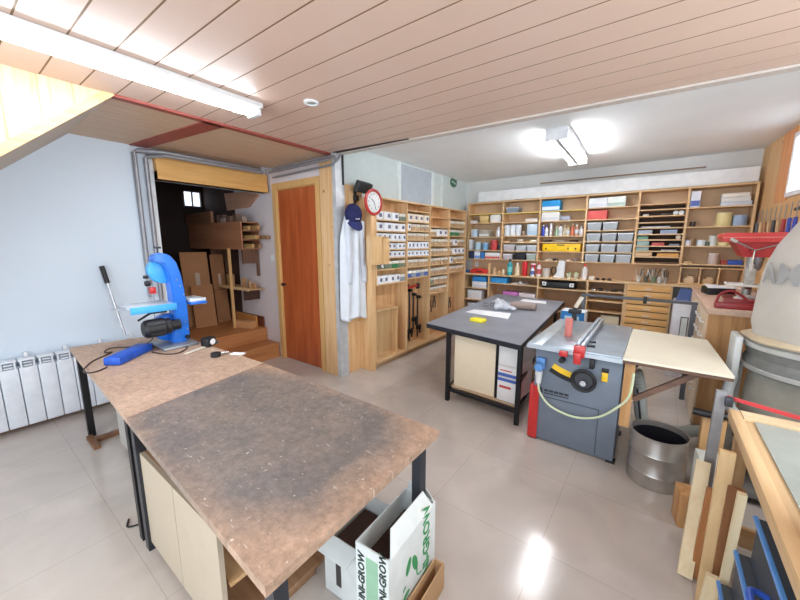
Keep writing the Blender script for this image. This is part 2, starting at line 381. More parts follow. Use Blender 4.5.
# door and casing
dr = struct('door_1', MB().box(DX0+.012, DX1-.012, YD+.01, YD+.05, .01, DZ-.012), wood((196, 104, 58), (168, 78, 40), 'z', sc=3, rough=.35, coat=.3))
MB().lathe([(.012, 0), (.012, .03), (.022, .035), (.022, .05), (.0, .055)], 12, (DX0+.07, YD+.01, 1.02), 1).build('door_handle', mat((60, 40, 34), .4), dr)
bpy.data.objects['door_handle'].data.transform(Matrix.Translation((0, 2*(YD+.01), 0)) @ Matrix.Scale(-1, 4, (0, 1, 0)))
struct('trim_14', MB().box(DX0-.075, DX0, YD-.02, YD, 0, DZ+.075).box(DX1, DX1+.075, YD-.02, YD, 0, DZ+.075).box(DX0, DX1, YD-.02, YD, DZ, DZ+.075)
       .box(DX0, DX0+.01, YD, YD+.1, 0, DZ).box(DX1-.01, DX1, YD, YD+.1, 0, DZ).box(DX0, DX1, YD, YD+.1, DZ-.01, DZ), wood((226, 184, 122), (206, 160, 100), 'z'))
# timber beam casing over the opening, with jambs
struct('trim_15', MB().box(XL-.01, XL+.10, 1.40, 2.62, 2.19, 2.41).box(XL-.01, XL+.108, 1.40, 2.62, 2.19, 2.27), wood((226, 178, 110), (208, 156, 88), 'y'))
struct('trim_16', MB().box(XL-.125, XL+.012, 1.365, 1.40, 0, 2.4), mat((226, 230, 234), .6))
# boxed-in staircase near the left wall: pine side, sloping underside
s0 = [(.78, CF), (-1.5, CF), (-1.5, 1.15-.33), (-1.5, .78)]
st = MB(); st.prism([(.79, CF-.001), (-1.59, CF-.001), (-1.59, .42)], 0, -2.945, -2.92)
struct('wall_stair_side', st, wood((222, 196, 160), (204, 168, 124), 'z', knots=True, plank=.15, plank_axis='y', line=(190, 140, 84), rough=.35))
struct('trim_17', MB().prism([(.81, CF-.001), (-1.59, .39), (-1.59, .45), (.74, CF-.001)], 0, -2.96, -2.905), wood((216, 184, 140), (200, 162, 112), 'y'))
struct('ceiling_stair_underside', MB().prism([(.80, CF-.002), (-1.59, .42), (-1.59, .46), (.76, CF-.002)], 0, XL, -2.961), mat((200, 190, 178), .8))
# steps and raised floor of the side room
struct('floor_side_room', MB().box(-5.999, -4.37, 1.0, YD-.013, 0, .37), ORANGEWOOD)
struct('trim_18', MB().box(-4.37, -4.08, 1.41, YD-.022, .0, .18).box(-4.37, -4.07, 1.41, YD-.022, .18, .2), ORANGEWOOD)
struct('trim_19', MB().box(-5.9, -4.42, YD-.03, YD-.0135, .371, .52), wood((130, 70, 44), (100, 50, 30), 'x'))

# conduits: two down the left wall, three along the top to the corner post
GPIPE = mat((150, 150, 156), .4, metal=.4)
def conduit(name, label, pts, r=.016): 
    return tag(MB().tube(bez(pts, 6) if len(pts) > 9 else pts, r, 10).build(name, GPIPE), label, 'pipe', 'grey conduits along wall')
conduit('conduit', 'outer grey conduit running down the white wall, furthest from the opening', [(XL+.03, 1.245, 1.0), (XL+.03, 1.245, 2.42), (XL+.05, 1.27, 2.44), (XL+.16, 1.45, 2.44), (XL+.16, 2.5, 2.44)], .022)
conduit('conduit', 'inner grey conduit beside the opening with the timber beam', [(XL+.05, 1.33, .8), (XL+.05, 1.33, 2.38), (XL+.07, 1.35, 2.40), (XL+.2, 1.45, 2.405), (XL+.21, 2.5, 2.405)], .02)
conduit('conduit', 'uppermost thin conduit crossing above the brown door to the post', [(XL+.25, 2.45, 2.45), (XL+.3, 2.58, 2.45), (-2.95, 2.60, 2.46), (-2.82, 2.60, 2.45), (-2.80, 2.61, 2.40)], .014)
conduit('conduit', 'thin conduit just above the door casing ending at the post corner', [(XL+.25, 2.61, 2.36), (-2.9, 2.60, 2.37), (-2.83, 2.6, 2.38), (-2.81, 2.64, 2.42), (-2.81, 2.7, 2.5)], .012)
conduit('conduit', 'middle conduit running above the brown door', [(XL+.25, 2.56, 2.41), (-2.95, 2.56, 2.415), (-2.86, 2.57, 2.42)], .013)
tag(MB().box(-4.26, -4.185, 2.654, 2.659, 1.42, 1.5, .0).build('light_switch', WHITE), 'white light switch on the wall between opening and brown door', 'switch')
bpy.data.objects['light_switch'].location = (.08, 0, -.1)

# ---------------------------------------------------------------- lamps
t = thing('fluorescent_lamp', 'long white fluorescent batten lamp on the boarded ceiling', 'lamp', (-2.36, .74, CF))
MB().box(-.085, .085, -.72, .72, -.035, -.001, .006).build('housing', WHITE, t)
MB().box(-.048, .048, -.68, .68, -.07, -.036, .015).build('diffuser', mat((238, 247, 255), .4, emit=TUBE_FRONT), t)
for s in (-1, 1): MB().box(-.06, .06, s*.70-.018, s*.70+.018, -.078, -.036, .005).build('end_cap', WHITE, t)
t = thing('twin_tube_lamp', 'open lamp with two bright tubes on the rear plaster ceiling', 'lamp', (-.90, 4.22, CR), .03)
MB().box(-.10, .10, -.62, .62, -.045, -.001, .004).build('housing', mat((225, 225, 228), .5), t)
MB().box(-.022, .022, -.62, .62, -.11, -.0455, .004).build('spine', mat((190, 192, 196), .5), t)
for s in (-1, 1):
    MB().tube([(s*.065, -.60, -.085), (s*.065, .60, -.085)], .019, 12).build('lamp_tube', mat((250, 252, 255), .4, emit=TUBE_REAR), t)
    MB().box(-.10, .10, s*.62-.012, s*.62+.012, -.115, -.046).build('lamp_holder', mat((225, 225, 228), .5), t)
t = thing('recessed_spotlight', 'small round white spotlight set in the board ceiling', 'spotlight', (-2.0, 1.65, CF))
MB().lathe([(.052, -.001), (.052, -.008), (.034, -.012), (.032, -.004)], 20).build('rim', WHITE, t)
MB().lathe([(.0, -.005), (.031, -.005)], 16, caps=False).build('lens', mat((150, 156, 150), .3), t)

# ---------------------------------------------------------------- radiator, pole
t = thing('radiator', 'white aluminium sectional radiator low on the left wall', 'radiator', (XL+.075, 0, 0))
yy0 = -.62
for i in range(15):
    a = yy0+i*.109
    MB().box(-.045, .05, a+.002, a+.106, .05, .545, .006).box(-.045, .045, a+.012, a+.024, .545, .60).box(-.045, .045, a+.085, a+.097, .545, .60).box(-.045, .052, a+.004, a+.104, .60, .615, .004).box(-.045, .05, a+.03, a+.08, .555, .565).box(-.045, .05, a+.03, a+.08, .578, .588).build('radiator_section', mat((232, 238, 246), .3), t)
MB().box(-.06, .03, yy0, yy0+1.7, .545, .556).build('core', mat((150, 156, 166), .4), t)
for k in range(7): MB().box(-.073, -.03, yy0+.2+k*.24, yy0+.22+k*.24, .6155, .65).build('bracket', WHITE, t)
for yq in (yy0+.02, yy0+1.68): MB().tube([(.0, yq, .12), (.0, yq, .0)], .012).build('pipe', WHITE, t)
t = thing('metal_pole', 'thin silver pole with black rubber grip leaning against the white wall', 'pole', (0, 0, 0))
pa, pb = Vector((-3.94, 1.04, .001)), Vector((-4.17, .885, 1.34))
MB().tube([pa, pa.lerp(pb, .9)], .011).build('shaft', mat((205, 208, 214), .25, metal=.6), t)
MB().tube([pa.lerp(pb, .88), pb], .02).build('grip', BLACKP, t)

# ================================================================ WORKBENCHES (front)
BZ = .75
def table(name, label, outline, th, m, legm, legs, apron=True, z=BZ, cat='workbench'):
    cx = sum(p[0] for p in outline)/len(outline); cy = sum(p[1] for p in outline)/len(outline)
    t = thing(name, label, cat, (cx, cy, 0))
    MB().prism([(p[0]-cx, p[1]-cy) for p in outline], 2, z-th, z).build('tabletop', m, t)
    for (x, y) in legs: MB().box(x-cx-.022, x-cx+.022, y-cy-.022, y-cy+.022, 0, z-th-.001).build('leg', legm, t)
    if apron:
        xs = [p[0]-cx for p in legs]; ys = [p[1]-cy for p in legs]
        a = MB()
        n = len(legs)
        for i in range(n):
            p, q = legs[i], legs[(i+1) % n]
            a.beam((p[0]-cx, p[1]-cy, z-th-.025), (q[0]-cx, q[1]-cy, z-th-.025), .03, .045)
        a.build('frame', legm, t)
    return t
nb = table('workbench', 'near workbench with dark stained and scratched brown top', [(-.665, .355), (-.69, 1.20), (-2.07, 1.215), (-1.90, .415)], .03, bench_mat(True), DKSTEEL, [(-.73, .42), (-.755, 1.14), (-2.02, 1.14), (-1.95, .46)])
fb = table('workbench', 'far workbench with clean pale brown top below the bandsaw', [(-1.903, .4155), (-2.075, 1.2155), (-3.46, 1.155), (-3.60, .50)], .03, bench_mat(False), BLACKP, [(-2.05, .462), (-2.13, 1.13), (-3.38, 1.06), (-3.56, .545)])
# cabinet under the near bench
t = thing('base_cabinet', 'beige two-door melamine cabinet under near workbench', 'cabinet', (-1.54, .67, 0))
CH = .545
MB().box(-.385, .40, -.20, .28, .05, .068).box(-.385, .40, -.20, .28, CH-.018, CH).box(-.385, -.367, -.20, .28, .068, CH-.018).box(-.367, .40, .262, .28, .068, CH-.018).box(-.005, .013, -.20, .262, .068, CH-.018).box(-.36, .38, -.15, .2, 0, .05).build('carcass', wood((176, 138, 104), (150, 112, 82), 'x'), t)
for a, bb in ((-.385, .0), (.004, .39)): MB().box(a, bb, -.219, -.2005, .05, CH).build('door', mat((180, 165, 145), .5, var=.02), t)
MB().box(.014, .40, -.19, .26, .30, .318).build('shelf', PLY, t)
t2 = thing('wooden_sled', 'small brown wooden bracket on floor by far bench leg', 'bracket', (-3.40, .62, 0))
MB().box(-.12, .12, -.12, -.08, 0, .03).box(-.05, .0, -.08, .15, 0, .03).build('bar', wood((140, 100, 70), (110, 76, 52), 'x'), t2)
t = thing('base_cabinet', 'grey-brown wooden cabinet under far workbench', 'cabinet', (-2.75, .86, 0))
MB().box(-.42, .42, -.2, .2, .03, .52).build('carcass', wood((160, 130, 104), (130, 100, 78), 'x'), t)
MB().box(-.425, -.005, -.222, -.203, .04, .51).build('door', mat((190, 186, 180), .5), t); MB().box(.005, .425, -.222, -.203, .04, .51).build('door', mat((190, 186, 180), .5), t)
tag(MB().tube(bez([(-2.17, .46, .006), (-2.2, .42, .006), (-2.26, .44, .006)], 5), .005, 6).build('cable_end', BLACKP), 'short black cable end on floor at bench leg', 'cable')

# UNI-GROW carton: tall, open, white and green, standing in a brown tray
def open_box(mb, w_, d, h, th=.006, base=0):
    mb.box(-w_/2, w_/2, -d/2, d/2, base, base+th).box(-w_/2, -w_/2+th, -d/2, d/2, base+th, h).box(w_/2-th, w_/2, -d/2, d/2, base+th, h)
    mb.box(-w_/2+th, w_/2-th, -d/2, -d/2+th, base+th, h).box(-w_/2+th, w_/2-th, d/2-th, d/2, base+th, h); return mb
GR = mat((64, 150, 90), .7); LGR = mat((150, 190, 160), .7)
t = thing('cardboard_box', 'tall open white carton with green leaf print and lettering under bench corner', 'box', (-.77, 1.01, .002), -.0)
t.rotation_euler = (0, 0, .05)
W_, D_, H_ = .16, .36, .40
open_box(MB(), W_, D_, H_).build('carton_body', mat((222, 226, 224), .7), t)
MB().poly([(W_/2, -D_/2+.01, H_), (W_/2, D_/2-.03, H_), (W_/2-.035, D_/2-.06, H_+.075), (W_/2-.035, -D_/2+.06, H_+.075)], .004, (1, 0, .4)).build('flap', mat((226, 230, 228), .7), t)
MB().poly([(-W_/2+.01, D_/2, H_), (W_/2-.01, D_/2, H_), (W_/2-.04, D_/2-.02, H_+.06), (-W_/2+.03, D_/2-.02, H_+.06)], .003, (0, 1, .3)).build('flap', mat((226, 230, 228), .7), t)
MB().box(-W_/2+.008, W_/2-.05, -D_/2+.02, D_/2-.02, .007, .30).build('contents', DARKBR, t)
MB().text('UNI-GROW', .075, (W_/2+.0015, .10, .24), '+X', PI/2, bold=True).build('lettering', GR, t)
lf = MB()
for (yc, zc, a, L_) in ((-.045, .26, 1.2, .075), (.005, .235, 1.9, .09), (-.06, .14, .3, .05), (-.075, .18, .6, .025)):
    pts = []
    for k in range(12):
        u = 2*PI*k/12; px_, py_ = math.cos(u)*L_/2, math.sin(u)*L_/5
        pts.append((W_/2+.001, yc+px_*math.cos(a)-py_*math.sin(a), zc+px_*math.sin(a)+py_*math.cos(a)))
    lf.poly(pts, .001, (1, 0, 0))
lf.tube(bez([(W_/2+.001, .02, .20), (W_/2+.001, .025, .16), (W_/2+.001, .06, .145)], 5), .003, 5)
lf.build('leaf_emblem', GR, t)
MB().text('UNI-GROW', .045, (-.05, -D_/2-.0015, .25), '-Y', PI/2, bold=True).text('UNI-GROW', .045, (.055, -D_/2-.0015, .30), '-Y', PI/2, bold=True).build('lettering', mat((40, 56, 48), .7), t)
MB().box(-.028, .03, -D_/2-.001, -D_/2-.0002, .03, .36).build('side_panel', LGR, t)
t = thing('cardboard_tray', 'low brown cardboard tray beside the tall green-printed carton', 'box', (-.652, .985, .002), .05)
open_box(MB(), .05, .38, .13).build('tray', CARDL, t)
t = thing('cardboard_box', 'smaller open white carton behind the green-printed one under bench', 'box', (-.975, 1.0, .002), .05)
open_box(MB(), .20, .28, .30).build('carton_body', mat((206, 208, 206), .75), t)
MB().box(-.085, .085, -.125, .125, .008, .22).build('contents', DARKBR, t)
MB().box(-.03, .0, -.1415, -.1405, .06, .2).build('dark_label', mat((60, 54, 54), .7), t)
MB().box(.1005, .1015, -.09, .03, .05, .12).build('green_print', GR, t)
MB().poly([(-.1, -.14, .30), (.1, -.14, .30), (.09, -.20, .26), (-.09, -.20, .26)], .004, (0, 0, 1)).build('flap', mat((206, 208, 206), .75), t)

# ---------------------------------------------------------------- things on the far bench
Z0 = BZ+.001
t = thing('band_saw', 'small blue benchtop band saw with black motor', 'band saw', (-3.05, 1.0, Z0))
# base plate, spine, wheel housing, table, motor, guides
MB().box(-.16, .17, -.10, .15, 0, .022, .006).build('base', mat((150, 156, 164), .4, metal=.5), t)
sp = [(.0, .022), (.105, .022), (.125, .07), (.128, .30), (.118, .44), (.105, .56), (.08, .66), (.035, .715), (-.02, .73), (-.06, .71), (-.07, .67), (.0, .64), (.02, .56), (.03, .44), (.03, .16), (-.0, .10)]
q = MB().prism(sp, 0, -.045, .07); bmesh.ops.recalc_face_normals(q.bm, faces=list(q.bm.faces)); bmesh.ops.bevel(q.bm, geom=list(q.bm.edges), offset=.008, segments=2, affect='EDGES'); q.build('spine', BLUE, t)
MB().lathe([(.0, -.07), (.092, -.07), (.098, -.06), (.098, .0), (.085, .01)], 28, (-.02, .015, .59), 0).build('wheel_housing', LBLUE, t)
MB().lathe([(.0, -.07), (.10, -.07), (.108, -.06), (.108, .0), (.095, .01)], 28, (-.02, .01, .14), 0).build('wheel_housing', BLUE, t)
tb_ = MB().box(-.15, .12, -.26, .035, .325, .345, .004).build('saw_table', mat((216, 226, 236), .25, metal=.3), t)
MB().box(.121, .135, -.26, .03, .30, .35, .003).build('table_edge', LBLUE, t)
MB().box(-.10, .10, .14, .26, .335, .36, .004).build('side_extension', mat((216, 226, 236), .3, metal=.3), t)
MB().box(-.10, .11, .14, .262, .315, .334, .003).build('extension_edge', BLUE, t)
MB().prism([(-.26, .325), (-.34, .333), (-.26, .345)], 0, -.02, .02).build('fence_tip', mat((170, 176, 184), .4, metal=.5), t)
m_ = MB().lathe([(.0, -.19), (.05, -.19), (.066, -.175), (.068, -.06), (.06, -.05), (.06, -.02), (.04, -.01), (.04, .05)], 24, (.09, .0, .175), 1).build('motor', BLACKP, t)
mf = MB()
for k in range(12):
    a = 2*PI*k/12; mf.box(.09+.067*math.cos(a)-.003, .09+.067*math.cos(a)+.003, -.16, -.07, .175+.067*math.sin(a)-.003, .175+.067*math.sin(a)+.003)
mf.build('cooling_fins', mat((40, 42, 48), .5), m_)
MB().tube([(-.02, -.07, .33), (-.02, -.07, .50)], .005).tube([(-.02, -.07, .33), (-.02, -.08, .17)], .003).build('blade', STEEL, t)
MB().box(-.04, .0, -.09, -.05, .42, .47, .004).build('blade_guide', RED, t)
MB().lathe([(.0, 0), (.02, 0), (.02, .03), (.0, .03)], 12, (-.01, -.115, .50), 1).build('knob', BLACKP, t)
MB().tube([(-.01, -.09, .55), (-.01, -.12, .55)], .012, 8).build('knob', BLACKP, t)
MB().tube([(-.01, -.01, .70), (-.01, -.01, .76)], .006, 8).box(-.03, .01, -.03, .01, .76, .775, .003).build('tension_knob', DKSTEEL, t)
MB().tube([(-.0, -.02, .32), (.01, -.14, .26), (.0, -.19, .23)], .008, 8).box(-.02, .02, -.12, .0, .27, .32, .004).build('tilt_lever', BLACKP, t)
MB().lathe([(.0, 0), (.016, 0), (.016, .02), (.0, .02)], 12, (.072, .10, .06), 0).build('knob', BLACKP, t)
bl = MB()
for (yy_, zz_) in ((.07, .52), (.09, .47), (.11, .40), (.10, .18), (.11, .12)): bl.lathe([(.006, 0), (.006, .004), (.003, .006)], 8, (.071, yy_, zz_), 0)
bl.build('bolts', STEEL, t)
t = thing('power_tool_case', 'blue oblong tool with black lead lying on far bench', 'tool', (-2.72, .72, Z0), .0)
pA = at(112, 366, 2, BZ); pB = at(150, 348, 2, BZ); ctr = (pA+pB)/2; ang = math.atan2((pB-pA).y, (pB-pA).x)
t.location = (ctr.x, ctr.y, Z0); t.rotation_euler = (0, 0, ang)
Lh = (pB-pA).length/2
q = MB().box(-Lh, Lh*.75, -.055, .055, 0, .055, .012); q.build('body', mat((30, 84, 190), .5, var=.2, scale=30), t)
MB().box(Lh*.76, Lh, -.03, .03, .002, .04, .008).build('cap', mat((36, 44, 70), .6), t)
def zc(px_, py_, z=BZ+.006): v = at(px_, py_, 2, z); return (v.x, v.y, z)
tag(MB().tube(bez([zc(107, 367), zc(98, 371), zc(86, 373), zc(84, 369), zc(93, 361), zc(106, 355), zc(112, 352), zc(106, 353), zc(105, 351), zc(112, 348), zc(130, 347), zc(140, 347)], 6), .0045, 6).build('power_cable', mat((60, 50, 46), .6)), 'thin dark cable looping on the far bench left of blue tool', 'cable')
tag(MB().tube(bez([zc(152, 352), zc(165, 354), zc(178, 353), zc(187, 348), zc(183, 345), zc(172, 345.5), zc(150, 347)], 6), .0045, 6).build('power_cable', mat((60, 50, 46), .6)), 'dark cable loop between blue tool and tape measure', 'cable')
tag(MB().tube(bez([(-3.05, .72, Z0+.006), (-3.1, .78, Z0+.004), (-3.12, .9, .80), (-3.1, .90, .85)], 5), .004, 6).build('power_cable', mat((70, 64, 60), .6)), 'grey cable dropping from the band saw motor', 'cable')
p = at(209, 346, 2, BZ); t = thing('tape_measure', 'black and white tape measure on bench right of band saw', 'tape measure', (p.x, p.y, Z0), .4); t.scale = (1.3, 1.3, 1.2)
MB().box(-.03, .03, -.035, .035, 0, .06, .012).build('case', BLACKP, t); MB().lathe([(.0, 0), (.02, 0), (.02, .002), (.0, .002)], 16, (.03, 0, .032), 0).build('label_disc', PAPER, t); MB().box(-.02, .02, .035, .06, .002, .02, .002).build('tip', STEEL, t)
MB().box(-.012, .012, -.17, -.036, .003, .006).build('tape_blade', mat((230, 226, 210), .5), t)
p = at(216, 357, 2, BZ); t = thing('drill_chuck_key', 'small black and silver ring tool lying near tape measure', 'tool', (p.x, p.y, Z0), .4); t.scale = (1.5, 1.5, 1.5)
MB().lathe([(.012, 0), (.022, .004), (.022, .02), (.012, .024)], 16, (0, 0, 0)).build('ring', BLACKP, t); MB().tube([(.0, .02, .01), (.03, .05, .01)], .006).build('shank', CHROME, t)
p = at(238, 354, 2, BZ); tag(MB().box(-.05, .05, -.025, .025, 0, .004).build('paper_strip', PAPER, None, (p.x, p.y, Z0), (0, 0, .5)), 'small white paper strip near the joint of both benches', 'paper')

# ================================================================ SIDE ROOM CONTENTS
t = thing('timber_rack', 'long plywood timber rack high on side room wall', 'rack', (-5.18, 2.515, 0))
RB = wood((176, 122, 88), (150, 98, 68), 'x', sc=3)
MB().box(-.80, .78, -.13, -.112, 1.47, 1.835).build('front_board', wood((186, 130, 96), (164, 108, 76), 'x', sc=3), t)
for z in (1.47, 1.59, 1.71, 1.82): MB().box(-.80, .77, -.111, .12, z, z+.014).build('shelf', RB, t)
MB().box(-.80, .77, .121, .131, 1.47, 1.83).build('back_board', RB, t)
for x in (.70, -.2): MB().box(x, x+.03, -.1, .13, 1.28, 1.469).box(x, x+.03, .1, .13, 1.1, 1.28).build('bracket', wood((110, 76, 56), (90, 60, 44), 'z'), t)
for i, (yq, zq, l) in enumerate([(-.06, 1.495, .20), (.0, 1.49, .10), (.06, 1.49, .16), (-.04, 1.61, .26), (.03, 1.612, .18), (.08, 1.61, .34), (-.05, 1.73, .12), (.02, 1.735, .22), (.07, 1.73, .15)]):
    tag(MB().box(-.7, l, -.018, .018, -.004, .045).build('timber_strip', wood([(206, 170, 110), (190, 150, 96), (150, 120, 90)][i % 3], (160, 120, 78), 'x'), None, (-4.45, 2.515+yq, zq)), 'timber strip poking out of the wall rack, %s tier, %s' % (['lowest', 'middle', 'upper'][i//3], ['nearest the room', 'in between', 'nearest the wall'][i % 3]), 'timber')
ORD = ['first', 'second', 'third', 'fourth', 'fifth', 'sixth', 'seventh', 'eighth', 'ninth', 'tenth', 'eleventh', 'twelfth']
for i in range(10):
    tag(MB().box(-.065, .065, -.03, .03, 0, random.uniform(.04, .12)).build('wood_offcut', mat(random.choice([(120, 90, 76), (150, 130, 116), (96, 72, 64), (170, 150, 140)]), .8), None, (-4.5-.14*i, 2.47+random.uniform(-.03, .06), 1.836), (0, 0, random.uniform(-.15, .15))), '%s small offcut from the open end on top of the wall rack' % ORD[i], 'offcut', 'offcuts on top of the timber rack')
tag(MB().box(-.42, .42, -.02, .02, 0, .16).build('wooden_board', wood((150, 108, 82), (126, 84, 60), 'x'), None, (0, 0, 0)), 'brown board standing on edge at far end of timber rack', 'board')
bpy.data.objects['wooden_board'].location = (-5.52, 2.36, 1.836)
tag(MB().prism([(-5.25, 2.28), (-4.36, 2.24), (-4.36, 2.18), (-4.6, 2.05), (-5.2, 2.03)], 1, 2.63, 2.655).build('lit_wall_patch', wood((210, 160, 132), (196, 142, 114), 'x')), 'pinkish patch of painted light on wall above the timber rack', 'panel')  # lit patch of wall, its light painted as a pinkish slab
# cardboard sheets leaning under the rack
def sheet(loc, w_, h, tilt, rz, label, m=CARD):
    t = thing('cardboard_sheet', label, 'cardboard', loc, rot=(0, -tilt, rz))
    MB().box(-.012, .0, -w_/2, w_/2, 0, h).build('sheet', m, t)
    MB().box(.0005, .002, -w_*.05, w_*.12, h*.55, h*.72).build('paper_label', mat((196, 176, 160), .8), t)
    MB().box(.0005, .0015, -w_/2, w_/2, h*.48, h*.485).build('crease', DARKBR, t)
    return t
sheet((-5.25, 2.17, .371), .36, 1.06, .10, 0, 'tall brown cardboard sheet leaning beneath the timber rack')
sheet((-5.2, 2.46, .371), .20, 1.02, .08, .1, 'narrow brown cardboard strip right of the tallest leaning sheet', mat((160, 112, 76), .85))
sheet((-5.08, 2.15, .371), .28, .60, .12, -.1, 'short cardboard sheet leaning in front of the tall one', mat((168, 118, 80), .85))
sheet((-5.5, 1.9, .371), .3, 1.0, .15, .2, 'dark cardboard sheet behind the others beside the blue saw', mat((110, 76, 58), .85))
tag(MB().box(-.012, .012, -.018, .018, 0, 1.11).build('vertical_batten', wood((216, 172, 118), (196, 150, 96), 'z'), None, (-4.72, 2.365, .371)), 'upright pine batten standing before the low bracket shelf', 'batten')
tag(MB().box(-.012, .012, -.02, .02, 0, 1.25).build('vertical_batten', wood((170, 110, 76), (150, 92, 60), 'z'), None, (-5.9, 1.75, .371), (0, -.05, 0)), 'reddish upright batten at dark rear of side room', 'batten')
t = thing('bracket_shelf', 'low bracket shelf with thin wooden lip on side room wall', 'shelf', (-4.75, 2.53, .92))
MB().box(-.42, .40, -.12, .12, 0, .015).build('shelf_board', PLY, t); MB().box(-.42, .40, -.135, -.121, -.005, .035).build('lip', PINEH, t); MB().box(.22, .25, -.1, .12, -.15, -.001).build('bracket', DARKBR, t)
for i, (dx, hh, a) in enumerate([(-.25, .17, 0), (.08, .13, .3), (.22, .10, -.3), (.30, .07, .2)]):
    tag(MB().box(-.09 if i == 0 else -.02, .09 if i == 0 else .05, -.012, .012, 0, hh).build('wood_offcut', wood((196, 152, 108), (176, 130, 88), 'x'), None, (-4.75+dx, 2.50+.01*i, .9355), (0, 0, a)), ['flat pine offcut at left end of bracket shelf', 'upright offcut in the middle of bracket shelf', 'leaning offcut right of middle on bracket shelf', 'smallest offcut at right end of bracket shelf'][i], 'offcut')
tag(MB().box(-.12, .42, -.012, .012, 0, .15).build('wooden_plank', wood((222, 156, 86), (200, 132, 66), 'x'), None, (-4.95, 2.60, .371), (.06, 0, 0)), 'orange plank on edge against the skirting of side room', 'plank')
tag(MB().box(-.16, .16, -.05, .05, 0, .10).build('wooden_block', wood((214, 160, 112), (196, 138, 90), 'x'), None, (-4.62, 2.46, .371), (0, 0, .3)), 'short pale block near the top step', 'block')

# ================================================================ CLOCK WALL
XP = XC+.021
t = thing('wall_clock', 'round wall clock with red rim and white dial', 'clock', (-2.667, 3.02, 2.01)); t.scale = (.9, .9, .9)
MB().lathe([(.0, 0), (.155, 0), (.165, .012), (.16, .03), (.135, .035), (.128, .02), (.0, .02)], 36, (0, 0, 0), 0).build('rim', mat((190, 50, 44), .35, coat=.3), t)
MB().lathe([(.0, .021), (.127, .021), (.127, .023), (.0, .023)], 32, (0, 0, 0), 0).build('dial', mat((236, 238, 238), .4), t)
nm = MB()
for k in range(1, 13):
    a = 2*PI*k/12; nm.text(str(k), .03, (.0245, .1*math.sin(a), .1*math.cos(a)), '+X')
nm.build('numerals', mat((90, 90, 94), .5), t)
hd = MB(); hd.beam((.026, 0, 0), (.026, -.05, .04), .002, .008, (1, 0, 0)).build('hour_hand', BLACKP, t); MB().beam((.028, 0, 0), (.028, .03, -.085), .002, .006, (1, 0, 0)).build('minute_hand', BLACKP, t)
t = thing('floodlight', 'black floodlight on a bracket above the cap', 'lamp', (XP, 2.93, 2.16))
q = MB().box(-.02, .04, -.13, .13, -.06, .06, .008); q.build('lamp_head', mat((44, 48, 50), .5), t, (.10, .03, .02), (0, .5, .15))
MB().box(.0, .012, -.02, .02, -.16, .0).beam((.006, 0, -.02), (.09, .02, .01), .02, .02).build('bracket', BLACKP, t)
MB().box(.0, .05, -.03, .02, -.13, -.07, .006).build('junction_box', BLACKP, t)
tag(MB().tube(bez([(XP+.012, 3.02, 2.1), (XP+.012, 3.03, 1.9), (XP+.012, 3.04, 1.5), (XP+.012, 3.06, 1.1), (XP+.012, 3.04, .85)], 5), .005, 6).build('cord', mat((176, 150, 120), .7)), 'long tan cord hanging from the black floodlight', 'cord')
tag(MB().tube([(XC+.042, 2.735, 2.60), (XC+.042, 2.735, 2.18)], .012, 8).build('black_rod', BLACKP), 'short black rod at top of the corner post', 'rod')
# coat on its hook, cap over it
t = thing('coat', 'pale grey work coat hanging from the corner post', 'coat', (XC+.055, 2.80, 0))
def sheetmesh(fn, nu, nv, th=.004):
    b = MB(); G = [[Vector(fn(i/nu, j/nv)) for j in range(nv+1)] for i in range(nu+1)]
    V = [[b.bm.verts.new(G[i][j]) for j in range(nv+1)] for i in range(nu+1)]
    for i in range(nu):
        for j in range(nv): f = b.bm.faces.new((V[i][j], V[i+1][j], V[i+1][j+1], V[i][j+1])); f.smooth = True
    return b
def solid(o, th):
    s = o.modifiers.new('s', 'SOLIDIFY'); s.thickness = th; s.offset = 1; return o
COATM = mat((222, 228, 236), .9, var=.05, scale=8)
def coatf(u, v):
    z = 1.93-1.24*v; wd = .05+.11*min(1, v*4)**.6+.05*v
    a = (u-.5)*2
    x = .035+.055*(1-a*a)+.02*math.sin(a*9+v*2)*min(1, v*3)
    return (x, a*wd+.02*v, z+.02*math.cos(a*5)*v)
solid(sheetmesh(coatf, 36, 40).build('coat_body', COATM, t), .006)
def slv(y0, dy):
    def f(u, v):
        a = 2*PI*u; r = .045-.010*v+.004*math.sin(v*17+a)
        return (.075+r*.7*math.cos(a), y0+dy*v+r*math.sin(a), 1.80-.70*v)
    return f
for y0, dy in ((.10, .05), (-.09, -.0)): solid(sheetmesh(slv(y0, dy), 18, 24).build('sleeve', mat((212, 219, 230), .9, var=.05, scale=8), t), .004)
cl = MB().tube(bez([(.05, -.07, 1.88), (.11, -.02, 1.93), (.11, .04, 1.92), (.05, .09, 1.87)], 6), .016, 8).build('collar', mat((210, 218, 228), .9), t)
t = thing('baseball_cap', 'navy blue cap with small white mark hung over the coat', 'cap', (XC+.135, 2.775, 1.86), rot=(0, 0, -.2))
cr = MB().lathe([(.098, 0), (.098, .02), (.088, .05), (.062, .078), (.03, .092), (0, .095)], 28, (0, 0, 0), 0, caps=False)
for v in cr.bm.verts: v.co.z *= 1.2
solid(cr.build('crown', NAVY, t), .004)
def peakf(u, v):
    a = (u-.5)*PI*.95; return (.01+.075*math.cos(a)+.03*v*math.cos(a), (.088+.006*v)*math.sin(a), -.07-.012*abs(math.cos(a))-.095*v*math.cos(a))
solid(sheetmesh(peakf, 18, 6).build('peak', mat((38, 44, 100), .8), t), .004)
MB().box(.088, .092, -.02, .03, -.052, -.042).build('white_mark', WHITE, t)
